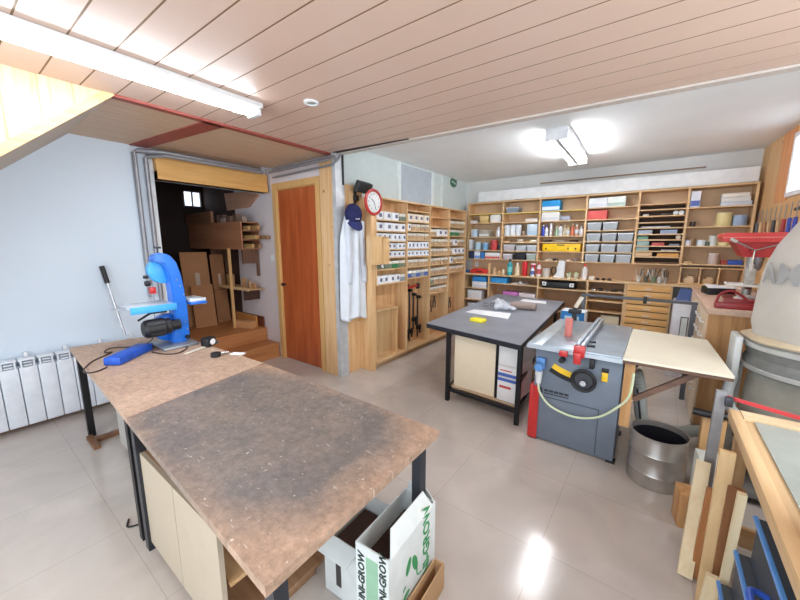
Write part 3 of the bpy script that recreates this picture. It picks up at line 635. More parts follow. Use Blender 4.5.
# wooden slotted holder
t = thing('wooden_wall_box', 'open pine box with a dark slot mounted beside the shelves', 'box', (-2.653, 3.02, 1.31))
MB().box(0, .012, -.13, .17, 0, .32).box(.012, .08, -.13, -.118, 0, .32).box(.012, .08, .158, .17, 0, .32).box(.012, .08, -.118, .158, 0, .012).box(.012, .08, -.118, .158, .308, .32).box(.012, .08, .05, .062, .012, .308).build('carcass', PINEV, t)
MB().box(.081, .093, -.13, .035, 0, .32).box(.081, .093, .06, .17, .0, .30).build('front_panel', wood((228, 190, 140), (212, 168, 116), 'z'), t)
tag(MB().tube([(-2.56, 3.05, 1.30), (-2.56, 3.065, 1.275)], .012, 8).build('white_hook', WHITE), 'small white hook under the slotted pine box', 'hook')

# ---- small-parts shelving along the clock wall
YC_ = [3.07, 3.69, 4.26, 4.82, 5.40]
XF = -2.66
LV = [[1.83, 1.70, 1.58, 1.48, 1.38, 1.24, 1.06], [1.98, 1.84, 1.72, 1.60, 1.48, 1.38, 1.24, 1.09],
      [1.93, 1.79, 1.66, 1.52, 1.38, 1.24, 1.09, .95, .81], [1.95, 1.81, 1.67, 1.52, 1.38, 1.24, 1.09]]
t = thing('parts_shelving', 'tall pine shelving full of small boxes along clock wall', 'shelving', (XP, 3.07, 0))
ox, oy = XP, 3.07
MB().box(.001, XF-ox, 0, YC_[4]-oy, 2.066, 2.085).build('top_board', PINEY, t)
for y_ in YC_: MB().box(.001, XF-ox, y_-oy-.009, y_-oy+.009, .10 if y_ > 3.6 else 1.05, 2.065).build('upright', PINEV, t)
for b in range(4):
    for z in LV[b]: MB().box(.001, XF-ox-.003, YC_[b]-oy+.010, YC_[b+1]-oy-.010, z-.013, z).build('shelf', PINEY, t)
MB().box(.001, XF-ox, -.005, YC_[4]-oy, .08, .10).box(.10, .12, -.005, YC_[4]-oy, 0, .08).build('plinth', PINEY, t)
WB = mat((236, 238, 242), .5, var=.03); LBL = mat((104, 110, 134), .6)
def parts_box(w_, h, d=.15, col=None):
    t = thing('parts_box', '-', 'box', (0, 0, 0)); MB().box(-d, 0, -w_/2, w_/2, 0, h, .002).build('tray', col or WB, t)
    MB().box(.0003, .0015, -w_*.02, w_*.36, h*.3, h*.75).build('label_card', LBL, t); return t
def clear_box(w_, h, col, d=.15):
    t = thing('clear_box', '-', 'box', (0, 0, 0)); MB().box(-d, 0, -w_/2, w_/2, 0, h*.6, .003).build('tray', mat(col, .35, var=.25, scale=40), t)
    MB().box(-d, .002, -w_/2+.002, w_/2-.002, h*.62, h, .003).build('lid', mat((226, 222, 212), .3, var=.08), t); return t
BAYN = ['bay nearest the clock', 'second bay from the clock', 'third bay from the clock', 'bay nearest the room corner']
ROWN = ['top', 'second', 'third', 'fourth', 'fifth', 'sixth', 'seventh', 'eighth', 'ninth']
PLAN = {0: ['WWWg', 'WWWW', 'wWwWww', 'wwwwww', 'wwwwww', 'ggGg', 'WWWWb'], 1: ['', 'PPPP', 'Wcccc', 'ccccc', 'wwwwww', 'wwwwww', 'cccc', 'rbrbr'],
        2: ['', '', 'cWW', 'ccccc', 'cccccc', 'ccccc', 'cccc', 'gccc', 'tt'], 3: ['', 'ccc', 'GGc', 'cWcc', 'cWWW', 'Wccc', 'cc']}
KIND = {'W': ('white parts box', (236, 238, 242)), 'w': ('dark-labelled white parts box', (232, 236, 244)), 'c': ('clear lidded box', (190, 160, 126)), 'P': ('pale cream parts box', (232, 220, 204)),
        'g': ('grey-green lidded box', (120, 130, 110)), 'G': ('green lidded box', (50, 130, 84)), 'b': ('grey lidded box', (150, 160, 170)), 'r': ('white and blue lidded box', (90, 110, 180)), 't': ('tan lidded box', (206, 170, 130))}
for b in range(4):
    ya, yb = YC_[b]+.016, YC_[b+1]-.016
    for r, row in enumerate(PLAN[b]):
        if not row: continue
        z = LV[b][r]; top = (LV[b][r-1]-.013) if r else 2.065
        n = len(row); wd = (yb-ya)/n; h = min(.095, (top-z)*.82)
        protos = {}
        for i, ch in enumerate(row):
            k, colr = KIND[ch]; lb = '%s, %s from left, %s shelf, %s' % (k, ORD[i], ROWN[r], BAYN[b]); g = '%s shelf boxes, %s' % (ROWN[r], BAYN[b])+' '+ch
            yc = ya+wd*(i+.5)
            if ch not in protos:
                o = parts_box(wd*.92, h, col=mat(colr, .5, var=.03)) if ch in 'WwP' else clear_box(wd*.92, h*.95, colr)
                o.location = (XF-.008-random.uniform(0, .02), yc, z+.001); o['label'] = lb; protos[ch] = o
                if row.count(ch) > 1: o['group'] = g
            else: dup(protos[ch], (XF-.008-random.uniform(0, .02), yc, z+.001), label=lb, group=g)
# wood frame box standing on the plinth
t = thing('pine_frame_box', 'shallow open pine box standing upright below the parts shelves', 'box', (XP+.0, 3.30, .101))
MB().box(.001, .012, -.22, .22, 0, .62).box(.012, .17, -.22, -.204, 0, .62).box(.012, .17, .204, .22, 0, .62).box(.012, .17, -.204, .204, 0, .016).box(.012, .18, -.23, .23, .62, .638).build('carcass', PINEV, t)
MB().box(.06, .07, -.13, .203, .017, .60).build('inner_panel', wood((216, 184, 138), (200, 164, 116), 'z'), t)
# hanging clamps
def clamp(y, z0, z1, label, grp=None, red=False):
    t = thing('bar_clamp', label, 'clamp', (XP+.05, y, z0), group=grp)
    MB().box(-.006, .006, -.012, .012, 0, z1-z0).build('bar', DKSTEEL, t)
    MB().box(-.015, .05, -.02, .02, z1-z0-.05, z1-z0-.01, .004).build('fixed_jaw', DRED if red else BLACKP, t)
    MB().box(-.015, .06, -.022, .022, .12, .18, .005).build('sliding_jaw', BLACKP, t)
    MB().tube([(.045, 0, .07), (.045, 0, .20)], .014, 8).build('handle', BLACKP, t)
for i, (y_, a, b_) in enumerate([(3.78, .15, .95), (3.86, .13, 1.0), (3.95, .14, .92), (4.05, .3, .85), (4.16, .16, .8)]):
    clamp(y_, a, b_, ['black bar clamp hanging nearest the pine frame box', 'tallest bar clamp with dark red jaw, second from frame box', 'bar clamp hanging in the middle of the clamps', 'short bar clamp hung higher than its neighbours', 'bar clamp hanging furthest from the pine frame box'][i], None, i == 1)
t = thing('red_clamp', 'red handled clamp lying across top of hanging clamps', 'clamp', (XP+.09, 3.98, .93)); MB().tube([(0, -.15, 0), (0, .12, .02)], .016, 8).build('handle', RED, t); MB().box(-.02, .02, .10, .15, -.03, .05, .004).build('jaw', DKSTEEL, t)
for i, (y_, z_) in enumerate([(4.42, .62), (4.58, .60), (4.70, .66), (4.98, .62), (5.10, .72), (5.22, .58)]):
    t = thing('pliers', '%s pair of dark pliers hanging below the shelves, counted from the clamps' % ORD[i], 'pliers', (XP+.012, y_, z_), group='pliers under the parts shelves')
    MB().tube(bez([(0, -.03, -.14), (0, -.035, -.06), (0, 0, 0), (0, .01, .05)], 4), .009, 6).tube(bez([(0, .03, -.14), (0, .035, -.06), (0, 0, 0), (0, -.01, .05)], 4), .009, 6).build('handle', mat([(60, 50, 48), (110, 60, 44), (70, 74, 80)][i % 3], .5), t)
# green emblem sign
t = thing('round_sign', 'green shield-shaped sign with pale band high on clock wall', 'sign', (XC+.002, 5.30, 2.545))
pts = [(-.095+.0, .05), (-.06, .105), (-.02, .10), (.03, .085), (.09, .095), (.10, .07)] + [(.1*math.cos(a), .1*math.sin(a)*1.0) for a in [(-.1-PI*.9*k/10) for k in range(11)]]
MB().prism([(y_*1.1, z_*.7) for y_, z_ in pts], 0, .0, .008).build('sign_plate', mat((60, 110, 88), .5), t)
MB().prism([(-.085, .012), (-.05, .032), (.07, .0), (.09, -.02), (.06, -.016), (-.05, .006)], 0, .0085, .0095).build('pale_band', mat((190, 214, 200), .5), t)

# ================================================================ BACK WALL SHELVING
YS = 5.54
CX = [-2.70, -2.09, -1.515, -.885, -.28, .215, .80]
CZ = [[2.04, 1.89, 1.66, 1.44, 1.29], [2.03, 1.88, 1.67, 1.57, 1.43, 1.29], [2.03, 1.88, 1.66, 1.57, 1.43, 1.29], [2.04, 1.88, 1.73, 1.58, 1.43, 1.29],
      [2.05, 1.98, 1.90, 1.82, 1.75, 1.67, 1.60, 1.52, 1.455, 1.38, 1.29], [1.98, 1.75, 1.52, 1.30]]
t = thing('wall_shelving', 'large beige shelving of six bays filling the back wall', 'shelving', (-.95, YB-.005, 0))
ox, oy = -.95, YB-.005
SHM = wood((226, 192, 148), (208, 172, 126), 'x')
MB().box(CX[0]-ox-.012, CX[6]-ox+.012, YS-oy, 0, 2.205, 2.225).build('top_board', SHM, t)
MB().box(CX[0]-ox-.012, CX[6]-ox+.012, -.012, 0, 1.06, 2.204).build('back_panel', MDF, t)
for i, x in enumerate(CX): MB().box(x-ox-.012, x-ox+.012, YS-oy, -.0125, 1.275 if i < 6 else 1.05, 2.204).build('upright', PINEV, t)
for b in range(6):
    for k, z in enumerate(CZ[b]):
        MB().box(CX[b]-ox+.0125, CX[b+1]-ox-.0125, YS-oy+.002, -.013, z-.014, z).build('shelf', mat((236, 206, 120), .5, var=.05) if (b in (0, 1, 2) and k == 0) else SHM, t)
MB().box(CX[4]-ox+.013, CX[5]-ox-.013, -.0128, -.0125, 1.3, 2.04).build('shadow_backing', SHADOWBACK, t)  # dark sheet standing in for the deep shadow behind the narrow shelves
BAY = ['bay in the room corner', 'second bay from the corner', 'third bay from the corner', 'fourth bay from the corner', 'fifth bay of narrow shelves', 'bay nearest the wood-panelled wall']

def carton(name, label, cat, x, z, w_, h, d, col, band=None, group=None, y=None, rz=0):
    t = thing(name, label, cat, (x, y if y else YS+.012, z), rz, group)
    MB().box(-w_/2, w_/2, 0, d, 0, h, .003).build('body', mat(col, .6, var=.03), t)
    if band: MB().box(-w_*.5+.004, w_*.5-.004, -.0015, -.0003, h*.08, h*.42).build('printed_band', mat(band, .6, var=.03), t)
    MB().box(-w_/2+.001, w_/2-.001, .001, d-.001, h+.0003, h+.003).build('lid', mat(tuple(min(255, c+8) for c in col), .6), t)
    return t
def bin_(label, x, z, w_, h, d, col, fill, group=None, y=None):
    t = thing('storage_bin', label, 'bin', (x, y or YS+.012, z), 0, group)
    a = MB(); k = .86
    def ring(s, zz, i=0): return [(-w_/2*s+i, i), (w_/2*s-i, i), (w_/2*s-i, d-i), (-w_/2*s+i, d-i)]
    V = [(p[0], p[1], 0) for p in ring(k, 0)]+[(p[0], p[1], h) for p in ring(1, h)]+[(p[0], p[1], h) for p in ring(1, h, .004)]+[(p[0], p[1], .004) for p in ring(k, 0, .004)]
    F = [(0, 3, 2, 1), (12, 13, 14, 15)]
    for l in (0, 4, 8): F += [(l+i, l+(i+1) % 4, l+4+(i+1) % 4, l+4+i) for i in range(4)]
    a._add(V, F); a.build('tub', mat(col, .3, var=.08, alpha=.72), t)
    MB().box(-w_/2*.8, w_/2*.8, .01, d-.01, .006, h*.7).build('contents', mat(fill, .7, var=.3, scale=40), t)
    MB().box(-w_*.48, w_*.48, -.004, .002, h-.012, h).build('rim', mat((220, 224, 230), .3), t)
    return t
def bottle(label, x, z, r, h, col, cap, name='bottle', y=None, group=None, label_col=None):
    t = thing(name, label, 'bottle', (x, y or YS+.06, z), 0, group)
    MB().lathe([(0, 0), (r, 0), (r, h*.66), (r*.55, h*.78), (r*.42, h*.82), (r*.42, h*.86), (0, h*.86)], 16, caps=False).build('body', mat(col, .35), t)
    MB().lathe([(0, h*.862), (r*.5, h*.862), (r*.46, h), (0, h)], 14, caps=False).build('cap', mat(cap, .4), t)
    if label_col: MB().lathe([(r+.0006, h*.2), (r+.0006, h*.55)], 16, caps=False).build('label_band', mat(label_col, .6), t)
    return t
def tin(label, x, z, r, h, col, lid=None, name='tin', y=None, cat='tin', group=None):
    t = thing(name, label, cat, (x, y or YS+.012+r, z), 0, group)
    MB().lathe([(0, 0), (r*.96, 0), (r, .004), (r, h*.93), (0, h*.93)], 20, caps=False).build('body', mat(col, .4, var=.04), t)
    MB().lathe([(0, h*.932), (r*1.03, h*.932), (r*1.03, h), (0, h)], 20, caps=False).build('lid', mat(lid or (220, 222, 226), .4), t)
    return t
def X(b, f): return CX[b]+.014+(CX[b+1]-CX[b]-.028)*f
e = .001
# bay 0
carton('cardboard_box', 'tan carton on the second shelf of the corner bay', 'box', X(0, .46), 1.89+e, .15, .115, .18, (222, 190, 130), (210, 176, 110))
carton('cardboard_box', 'white carton right of the tan one in the corner bay', 'box', X(0, .80), 1.89+e, .17, .12, .18, (232, 230, 226))
carton('flat_box', 'low pale box left on second shelf of the corner bay', 'box', X(0, .14), 1.89+e, .13, .04, .15, (210, 210, 214))
tin('pale blue tub with white lid at left of corner bay', X(0, .14), 1.66+e, .065, .13, (190, 214, 230), name='tub', cat='tub')
carton('parts_box', 'grey box with white label in middle of corner bay', 'box', X(0, .47), 1.66+e, .18, .11, .16, (176, 170, 158), (220, 220, 214))
bottle('white squat bottle at right of third shelf of corner bay', X(0, .88), 1.66+e, .04, .15, (226, 226, 230), (240, 240, 244))
carton('leaning_sheets', 'stack of white sheets standing left in the corner bay', 'paper', X(0, .05), 1.44+e, .04, .17, .15, (226, 230, 236))
tin('light blue tin beside white sheets of corner bay', X(0, .27), 1.44+e, .055, .13, (170, 204, 224))
tin('deeper blue tub in middle of fourth corner shelf', X(0, .50), 1.44+e, .052, .12, (120, 170, 212), name='tub', cat='tub')
tin('red tin on fourth shelf of the corner bay', X(0, .76), 1.44+e, .055, .16, (206, 70, 74), (214, 90, 90))
tin('small dark tin right of the red tin', X(0, .94), 1.44+e, .03, .09, (60, 56, 60), (80, 76, 80))
carton('dark_box', 'dark blue box at left of lowest corner shelf', 'box', X(0, .1), 1.29+e, .09, .12, .15, (36, 52, 84))
carton('white_box', 'white and blue box beside dark blue box', 'box', X(0, .28), 1.29+e, .10, .12, .15, (216, 226, 240), (110, 150, 210))
carton('blue_box', 'narrow blue box on lowest corner shelf', 'box', X(0, .45), 1.29+e, .06, .11, .15, (60, 130, 200))
carton('long_box', 'long white box with red stripe on lowest corner shelf', 'box', X(0, .76), 1.29+e, .26, .10, .15, (234, 232, 236), (208, 96, 84))
# bay 1
bin_('grey tray on top shelf beside corner bay', X(1, .24), 2.03+e, .2, .085, .18, (150, 164, 184), (130, 140, 150))
carton('flat_box', 'flat pale box on second shelf right end, second bay', 'box', X(1, .80), 1.88+e, .18, .045, .16, (222, 216, 208))
for i in range(3):
    tt = tin('%s white paper roll from the left on third shelf, second bay' % ORD[i], X(1, .09+.165*i), 1.67+e, .045, .17, (230, 234, 240), (214, 220, 230), 'paper_roll', cat='roll', group='white rolls in the second bay')
tin('small dark jar between rolls and pale box', X(1, .59), 1.67+e, .025, .06, (150, 130, 110))
carton('white_box', 'tall pale blue box right of the white rolls', 'box', X(1, .83), 1.67+e, .15, .17, .16, (204, 222, 236), (180, 206, 228))
for i in range(5):
    tag(MB().box(-.05, .05, -.02, .02, 0, .02+.012*(i % 3), .004).build('wood_offcut', mat([(196, 160, 116), (120, 90, 70), (220, 206, 190), (190, 150, 100), (230, 224, 214)][i], .7), None, (X(1, .12+.19*i), YS+.05, 1.571), (0, 0, random.uniform(-.5, .5))), '%s small offcut from left on the shallow fourth shelf, second bay' % ORD[i], 'offcut', 'offcuts in the second bay')
bin_('clear bin with pinkish contents left on fifth shelf, second bay', X(1, .2), 1.43+e, .19, .10, .18, (206, 200, 204), (190, 150, 150))
bin_('clear bin with white contents in middle of fifth shelf, second bay', X(1, .55), 1.43+e, .16, .085, .18, (214, 220, 226), (220, 224, 226))
bin_('clear bin with white contents at right of fifth shelf, second bay', X(1, .85), 1.43+e, .15, .09, .18, (214, 220, 226), (206, 212, 216))
bin_('clear bin with pink bits on the lowest shelf, second bay', X(1, .17), 1.29+e, .16, .09, .18, (214, 206, 214), (196, 140, 170))
carton('dark_box', 'black box on lowest shelf, second bay', 'box', X(1, .52), 1.29+e, .17, .105, .17, (34, 36, 42))
bin_('greenish clear bin on lowest shelf, second bay', X(1, .85), 1.29+e, .15, .10, .18, (180, 196, 186), (140, 160, 146))
# bay 2
t = carton('cardboard_box', 'bright blue and white carton on top shelf, third bay', 'box', X(2, .22), 2.03+e, .25, .145, .18, (30, 150, 216), (230, 240, 246))
carton('cardboard_box', 'white carton below the bright blue one', 'box', X(2, .22), 1.88+e, .25, .125, .18, (232, 230, 226), (214, 216, 220))
tag(MB().box(-.07, .07, 0, .12, 0, .07, .02).build('grey_bag', mat((170, 180, 196), .6, var=.2, scale=25), None, (X(2, .56), YS+.02, 1.881)), 'crumpled grey bag right of white carton', 'bag')
BT = [(.06, (40, 70, 190), (240, 240, 250), 'blue bottle with white cap'), (.14, (230, 230, 236), (60, 90, 200), 'white bottle with blue cap'), (.38, (150, 176, 150), (220, 226, 220), 'pale green bottle'), (.47, (236, 236, 240), (30, 30, 34), 'white bottle with black cap'),
      (.56, (206, 190, 160), (220, 210, 190), 'beige bottle'), (.64, (214, 196, 160), (190, 160, 120), 'tan bottle'), (.74, (200, 110, 80), (220, 190, 170), 'reddish bottle'), (.83, (210, 150, 130), (236, 236, 236), 'pinkish bottle'), (.93, (232, 232, 236), (210, 214, 220), 'plain white bottle')]
for i, (f, c, cp, n_) in enumerate(BT): bottle(n_+' on the third shelf, third bay from corner', X(2, f), 1.66+e, .024+.003*(i % 2), .17-.015*(i % 3), c, cp, label_col=(220, 224, 230) if i % 2 else None)
carton('white_divider', 'thin white divider standing between bottles', 'panel', X(2, .25), 1.66+e, .02, .19, .15, (240, 240, 244))
for i in range(3): tag(MB().tube([(-.07, 0, .015), (.05, .02, .015)], [.008, .015], 8).build('chisel', [BLACKP, mat((200, 196, 190), .5), DARKBR][i], None, (X(2, [.2, .48, .8][i]), YS+.06, 1.572)), ['black handled tool on the shallow fourth shelf, third bay', 'pale handled tool mid shallow shelf, third bay', 'dark brown handled tool right on the shallow shelf, third bay'][i], 'tool')
t = thing('yellow_case', 'long bright yellow tool case on fifth shelf', 'case', (X(2, .52), YS+.01, 1.431))
MB().box(-.26, .26, 0, .18, 0, .112, .006).build('case_body', mat((246, 200, 20), .45), t); MB().box(-.055, .055, -.008, -.0005, .088, .102, .002).build('handle', DKSTEEL, t)
for xq in (-.21, .10, .20): MB().box(xq-.01, xq+.01, -.005, -.0003, .03, .055, .001).build('latch', BLACKP, t)
for i in range(6): tag(MB().box(-.03, .03, -.02, .02, 0, .015+.01*(i % 3), .003).build('small_tool', mat([(90, 90, 96), (200, 196, 188), (60, 60, 66), (180, 170, 160), (206, 200, 190), (120, 116, 110)][i], .5), None, (X(2, .1+.15*i), YS+.05, 1.291), (0, 0, random.uniform(-.7, .7))), '%s small metal tool from left on lowest shelf, third bay' % ORD[i], 'tool', 'small tools in the third bay')
# bay 3
carton('cardboard_box', 'white carton at left of top shelf, fourth bay', 'box', X(3, .20), 2.04+e, .22, .125, .18, (234, 236, 240), (220, 224, 232))
carton('cardboard_box', 'white and pale green carton on top shelf, fourth bay', 'box', X(3, .58), 2.04+e, .21, .125, .18, (232, 236, 232), (176, 196, 186))
carton('cardboard_box', 'coral red box on second shelf, fourth bay', 'box', X(3, .21), 1.88+e, .235, .115, .18, (226, 96, 92))
for k, (z, n) in enumerate(((1.73, 2), (1.58, 3), (1.43, 3), (1.29, 3))):
    for i in range(n):
        pk = (k == 0 and i == 0) or (k == 2 and i == 1)
        bin_('clear bin with %s contents, %s in the %s row of bins' % ('pink' if pk else 'mixed grey', ['first', 'middle' if n == 3 else 'second', 'last'][i], ['top', 'second', 'third', 'lowest'][k]), X(3, .17+.33*i), z+e, .178, .105, .19, (176, 182, 188), (200, 130, 130) if pk else random.choice([(170, 176, 182), (150, 146, 140), (190, 196, 200), (120, 130, 150)]))
# bay 4
def flat(label, f, z, w_, h, col, name='flat_box', cat='box'): return carton(name, label, cat, X(4, f), z+e, w_, h, .16, col)
for i in range(3): tag(MB().box(-.03, .03, -.02, .02, 0, .025, .004).build('small_tool', mat([(190, 186, 176), (90, 80, 76), (70, 64, 60)][i], .5), None, (X(4, [.15, .55, .65][i]), YS+.05, 1.901)), ['pale metal tool at left of third narrow shelf', 'dark metal tool mid third narrow shelf', 'brownish metal tool beside white rolls on narrow shelf'][i], 'tool')
for i in range(2): 
    t = thing('tape_roll', ['left one of two white tape rolls on the narrow shelf', 'right one of two white tape rolls on the narrow shelf'][i], 'tape roll', (X(4, .80+.12*i), YS+.02, 1.901+.027), group='white tape rolls in the fifth bay')
    MB().lathe([(.012, 0), (.027, 0), (.027, .03), (.012, .03)], 16, (0, .03, 0), 1).build('tape', WHITE, t)
flat('grey flat box left on sixth narrow shelf', .18, 1.67, .15, .045, (170, 180, 196)); flat('blue-grey flat box right on sixth narrow shelf', .70, 1.67, .17, .045, (150, 164, 190))
flat('long grey board on fifth narrow shelf', .4, 1.75, .3, .012, (190, 196, 206), 'thin_board', 'board')
flat('green flat box on seventh narrow shelf', .14, 1.60, .11, .035, (110, 160, 140)); 
t = thing('tape_roll', 'cream tape roll at right of seventh narrow shelf', 'tape roll', (X(4, .92), YS+.02, 1.601+.027)); MB().lathe([(.010, 0), (.026, 0), (.026, .03), (.010, .03)], 16, (0, .03, 0), 1).build('tape', CREAM, t)
flat('grey-green box on eighth narrow shelf', .16, 1.52, .13, .055, (150, 176, 172)); flat('red flat box on eighth narrow shelf', .5, 1.52, .13, .035, (206, 96, 96)); flat('small grey tray on eighth narrow shelf', .85, 1.52, .10, .02, (130, 140, 156))
flat('grey-green box under the other grey-green box', .16, 1.455, .13, .045, (146, 170, 168)); flat('grey plate right on ninth narrow shelf', .75, 1.455, .16, .012, (180, 180, 184), 'thin_board', 'board')
flat('tan block left on tenth narrow shelf', .2, 1.38, .18, .05, (216, 180, 140), 'wooden_block', 'block'); flat('orange-tan board right on tenth narrow shelf', .74, 1.38, .22, .04, (224, 164, 92), 'wooden_board', 'board')
# bay 5
carton('book_box', 'upright white box with blue print beside narrow shelves', 'box', X(5, .09), 1.98+e, .09, .185, .15, (222, 226, 236), (90, 110, 180))
for i in range(3): carton('flat_carton', ['lowest white carton of the top right stack', 'middle white carton of the top right stack', 'topmost white carton of the top right stack'][i], 'box', X(5, .74-.01*i), 1.98+e+.047*i, .26-.015*i, .042, .19, [(206, 214, 226), (228, 226, 222), (232, 228, 220)][i], rz=.04*(i-1))
tin('dark glass jar at left of second shelf, last bay', X(5, .10), 1.75+e, .03, .06, (60, 44, 40), (90, 50, 44))
tin('cream coloured drum on second shelf, last bay', X(5, .60), 1.75+e, .07, .155, (236, 220, 160), (240, 228, 180), 'drum', cat='drum')
tin('blue-grey drum right of the cream drum', X(5, .85), 1.75+e, .065, .12, (150, 172, 200), (170, 190, 214), 'drum', cat='drum')
for i, (f, r, h, c, l, n_) in enumerate([(.06, .032, .07, (226, 226, 230), (70, 120, 200), 'white jar with blue lid'), (.12, .03, .10, (200, 170, 130), (190, 150, 110), 'brown jar behind the others'), (.29, .045, .07, (214, 224, 232), (236, 236, 236), 'wide white jar'), (.47, .038, .12, (226, 232, 228), (220, 226, 220), 'tall white jar'),
    (.64, .05, .075, (236, 230, 180), (230, 224, 170), 'pale yellow tub'), (.82, .045, .06, (236, 222, 190), (240, 230, 200), 'cream tub'), (.39, .03, .05, (90, 110, 90), (60, 80, 66), 'small green jar')]):
    tin(n_+' on the third shelf of the last bay', X(5, f), 1.52+e, r, h, c, l, 'jar', cat='jar', y=YS+.015+r+(.09 if i == 1 else 0))
tin('white tin with red base on the lower shelf, last bay', X(5, .52), 1.30+e, .045, .13, (216, 200, 196), (236, 230, 226)); carton('red_box', 'reddish brown box next to the white tin', 'box', X(5, .70), 1.30+e, .06, .05, .12, (160, 70, 60))
carton('blue_box', 'blue flat box on the lower shelf, last bay', 'box', X(5, .86), 1.30+e, .13, .05, .15, (44, 84, 180)); carton('wooden_block', 'small tan block at left on lower shelf, last bay', 'block', X(5, .1), 1.30+e, .08, .025, .1, (214, 180, 130))
# cubby unit below bay 5
t = thing('cubby_shelf', 'low two-compartment wooden cubby under the last bay', 'shelf', (.51, YS+.002, 1.0462))
MB().box(-.29, .275, 0, .22, 0, .014).box(-.29, .275, 0, .22, .20, .214).box(-.29, -.276, 0, .22, .015, .199).box(-.10, -.088, 0, .22, .015, .199).box(.07, .082, 0, .22, .015, .199).build('carcass', SHM, t)
MB().box(-.276, .275, .2205, .225, .0, .21).build('back_panel', MDF, t)
for i, (xq, c) in enumerate(((-.19, (220, 196, 160)), (-.01, (206, 176, 136)))): tag(MB().box(-.05, .05, 0, .08, 0, .06, .003).box(-.02, .04, .0, .06, .06, .085, .003).build('wooden_block', mat(c, .7), None, (.51+xq, YS+.04, 1.0615)), ['pale wooden piece in the left cubby compartment', 'tan wooden piece in the middle cubby compartment'][i], 'block')
# top of the shelving
t = thing('wood_plane', 'small dark old hand plane lying on top of the shelving', 'plane', (-1.85, YS+.10, 2.226), .1)
MB().box(-.09, .09, -.025, .025, 0, .028, .004).build('body', mat((60, 48, 44), .6), t); MB().tube(bez([(-.05, 0, .028), (-.04, 0, .06), (-.01, 0, .065), (.01, 0, .03)], 4), .009, 6).build('handle', DARKBR, t); MB().lathe([(.0, .028), (.012, .028), (.016, .05), (0, .06)], 10, (.06, 0, 0)).build('knob', DARKBR, t)

# ---------------------------------------------------------------- counter and lower cabinets along the back wall
t = thing('back_counter', 'long pale wooden worktop below the back wall shelving', 'counter', (-.95, YB-.005, 0))
YF = 5.43; oy = YB-.005
MB().box(-1.77, 1.165+.74, YF-.01-oy, -.001, 1.02, 1.045).build('worktop', SHM, t)
MB().box(-1.77, 1.165+.57, -.02, -.0125, 1.046, 1.058).build('back_strip', SHM, t)
struct('trim_20', MB().box(-2.71, .80, YB-.012, YB-.0005, 1.1, 1.27), mat((214, 178, 138), .6, var=.05, scale=4))
LX = [-2.70, -2.24, -1.45, -.775, -.325]
LZ = [[.80, .60, .35], [.905, .60, .3], [.885, .55], [.895, .76, .61, .35]]
t = thing('open_cabinet', 'open beige lower cabinets in four bays under counter', 'cabinet', (-1.5, YB-.005, 0)); ox = -1.5
for x in LX: MB().box(x-ox-.011, x-ox+.011, YF-oy, -.013, .06, 1.019).build('upright', SHM, t)
MB().box(LX[0]-ox, LX[-1]-ox, -.012, -.001, .06, 1.019).build('back_panel', mat((176, 140, 108), .7), t)
for b in range(4):
    for z in LZ[b]+[.08]: MB().box(LX[b]-ox+.0115, LX[b+1]-ox-.0115, YF-oy+.003, -.0125, z-.016, z).build('shelf', SHM, t)
t = thing('drawer_cabinet', 'light wood cabinet of nine shallow drawers under the counter', 'cabinet', (-.07, YF, 0))
DW = .245
MB().box(-DW, DW, .012, .35, .05, 1.018).build('carcass', SHM, t)
nd = 10; zt = 1.012; hh = .088
for k in range(nd):
    z1 = zt-k*hh; d = MB().box(-DW+.02, DW-.02, 0, .0115, z1-hh+.012, z1, .002).build('drawer', wood((230, 184, 120), (214, 162, 98), 'x'), t)
    MB().box(-.035, .035, -.012, -.0005, z1-hh*.55-.006, z1-hh*.55+.006, .002).build('handle', mat((210, 206, 200), .3, metal=.5), d)
    MB().box(-DW+.022, DW-.022, .0, .004, z1-hh+.003, z1-hh+.011).build('finger_gap', DARKBR, d)
# contents of the open lower bays
def low(name, label, cat, x, z, w_, h, col, band=None, d=.2, y=None): return carton(name, label, cat, x, z+e, w_, h, d, col, band, y=y or YF+.03)
low('blue_box', 'blue flat box left under the counter', 'box', -2.42, .80+.105, .25, .08, (40, 140, 214)); low('white_box', 'blue-lidded white box under the left blue box', 'box', -2.42, .80, .26, .10, (226, 230, 236), (210, 216, 226))
low('blue_box', 'second blue flat box on the shelf edge right of first', 'box', -2.08, .905, .27, .085, (50, 150, 220)); low('white_bag_box', 'white carton on the middle shelf near the corner', 'box', -2.5, .60, .26, .15, (226, 226, 230)); low('white_box', 'lowest white carton in the corner bay under counter', 'box', -2.47, .35, .3, .17, (216, 216, 222))
tag(sheetmesh(lambda u, v: (-.13+.26*u, .22*v, .004+.055*abs(math.sin(u*7+v*3))*math.sin(PI*u)*math.sin(PI*v)+.005*math.sin(v*9)), 18, 12).build('white_cloth', mat((222, 220, 224), .9), None, (-1.75, YF+.03, .906)), 'crumpled white cloth under the counter', 'cloth')
low('pink_box', 'mauve-fronted box on shelf behind black table', 'box', -1.88, .60, .24, .17, (204, 128, 196), (230, 224, 232)); low('white_box', 'white box right of the mauve-fronted box', 'box', -1.61, .60, .25, .165, (236, 226, 228), (224, 214, 216))
t = thing('tool_case', 'long black tool case with two white latches under counter', 'case', (-1.17, YF+.02, .886))
MB().box(-.23, .23, 0, .2, 0, .095, .01).build('case_body', BLACKP, t)
for xq in (-.19, .19): q = MB().box(xq-.028, xq+.028, -.008, -.0005, .035, .09, .002).build('latch', WHITE, t); MB().box(xq-.01, xq+.01, -.010, -.0085, .052, .072).build('latch_hole', BLACKP, q)
MB().tube(bez([(-.07, -.001, .05), (-.06, -.02, .05), (.06, -.02, .05), (.07, -.001, .05)], 4), .006, 6).build('handle', BLACKP, t)
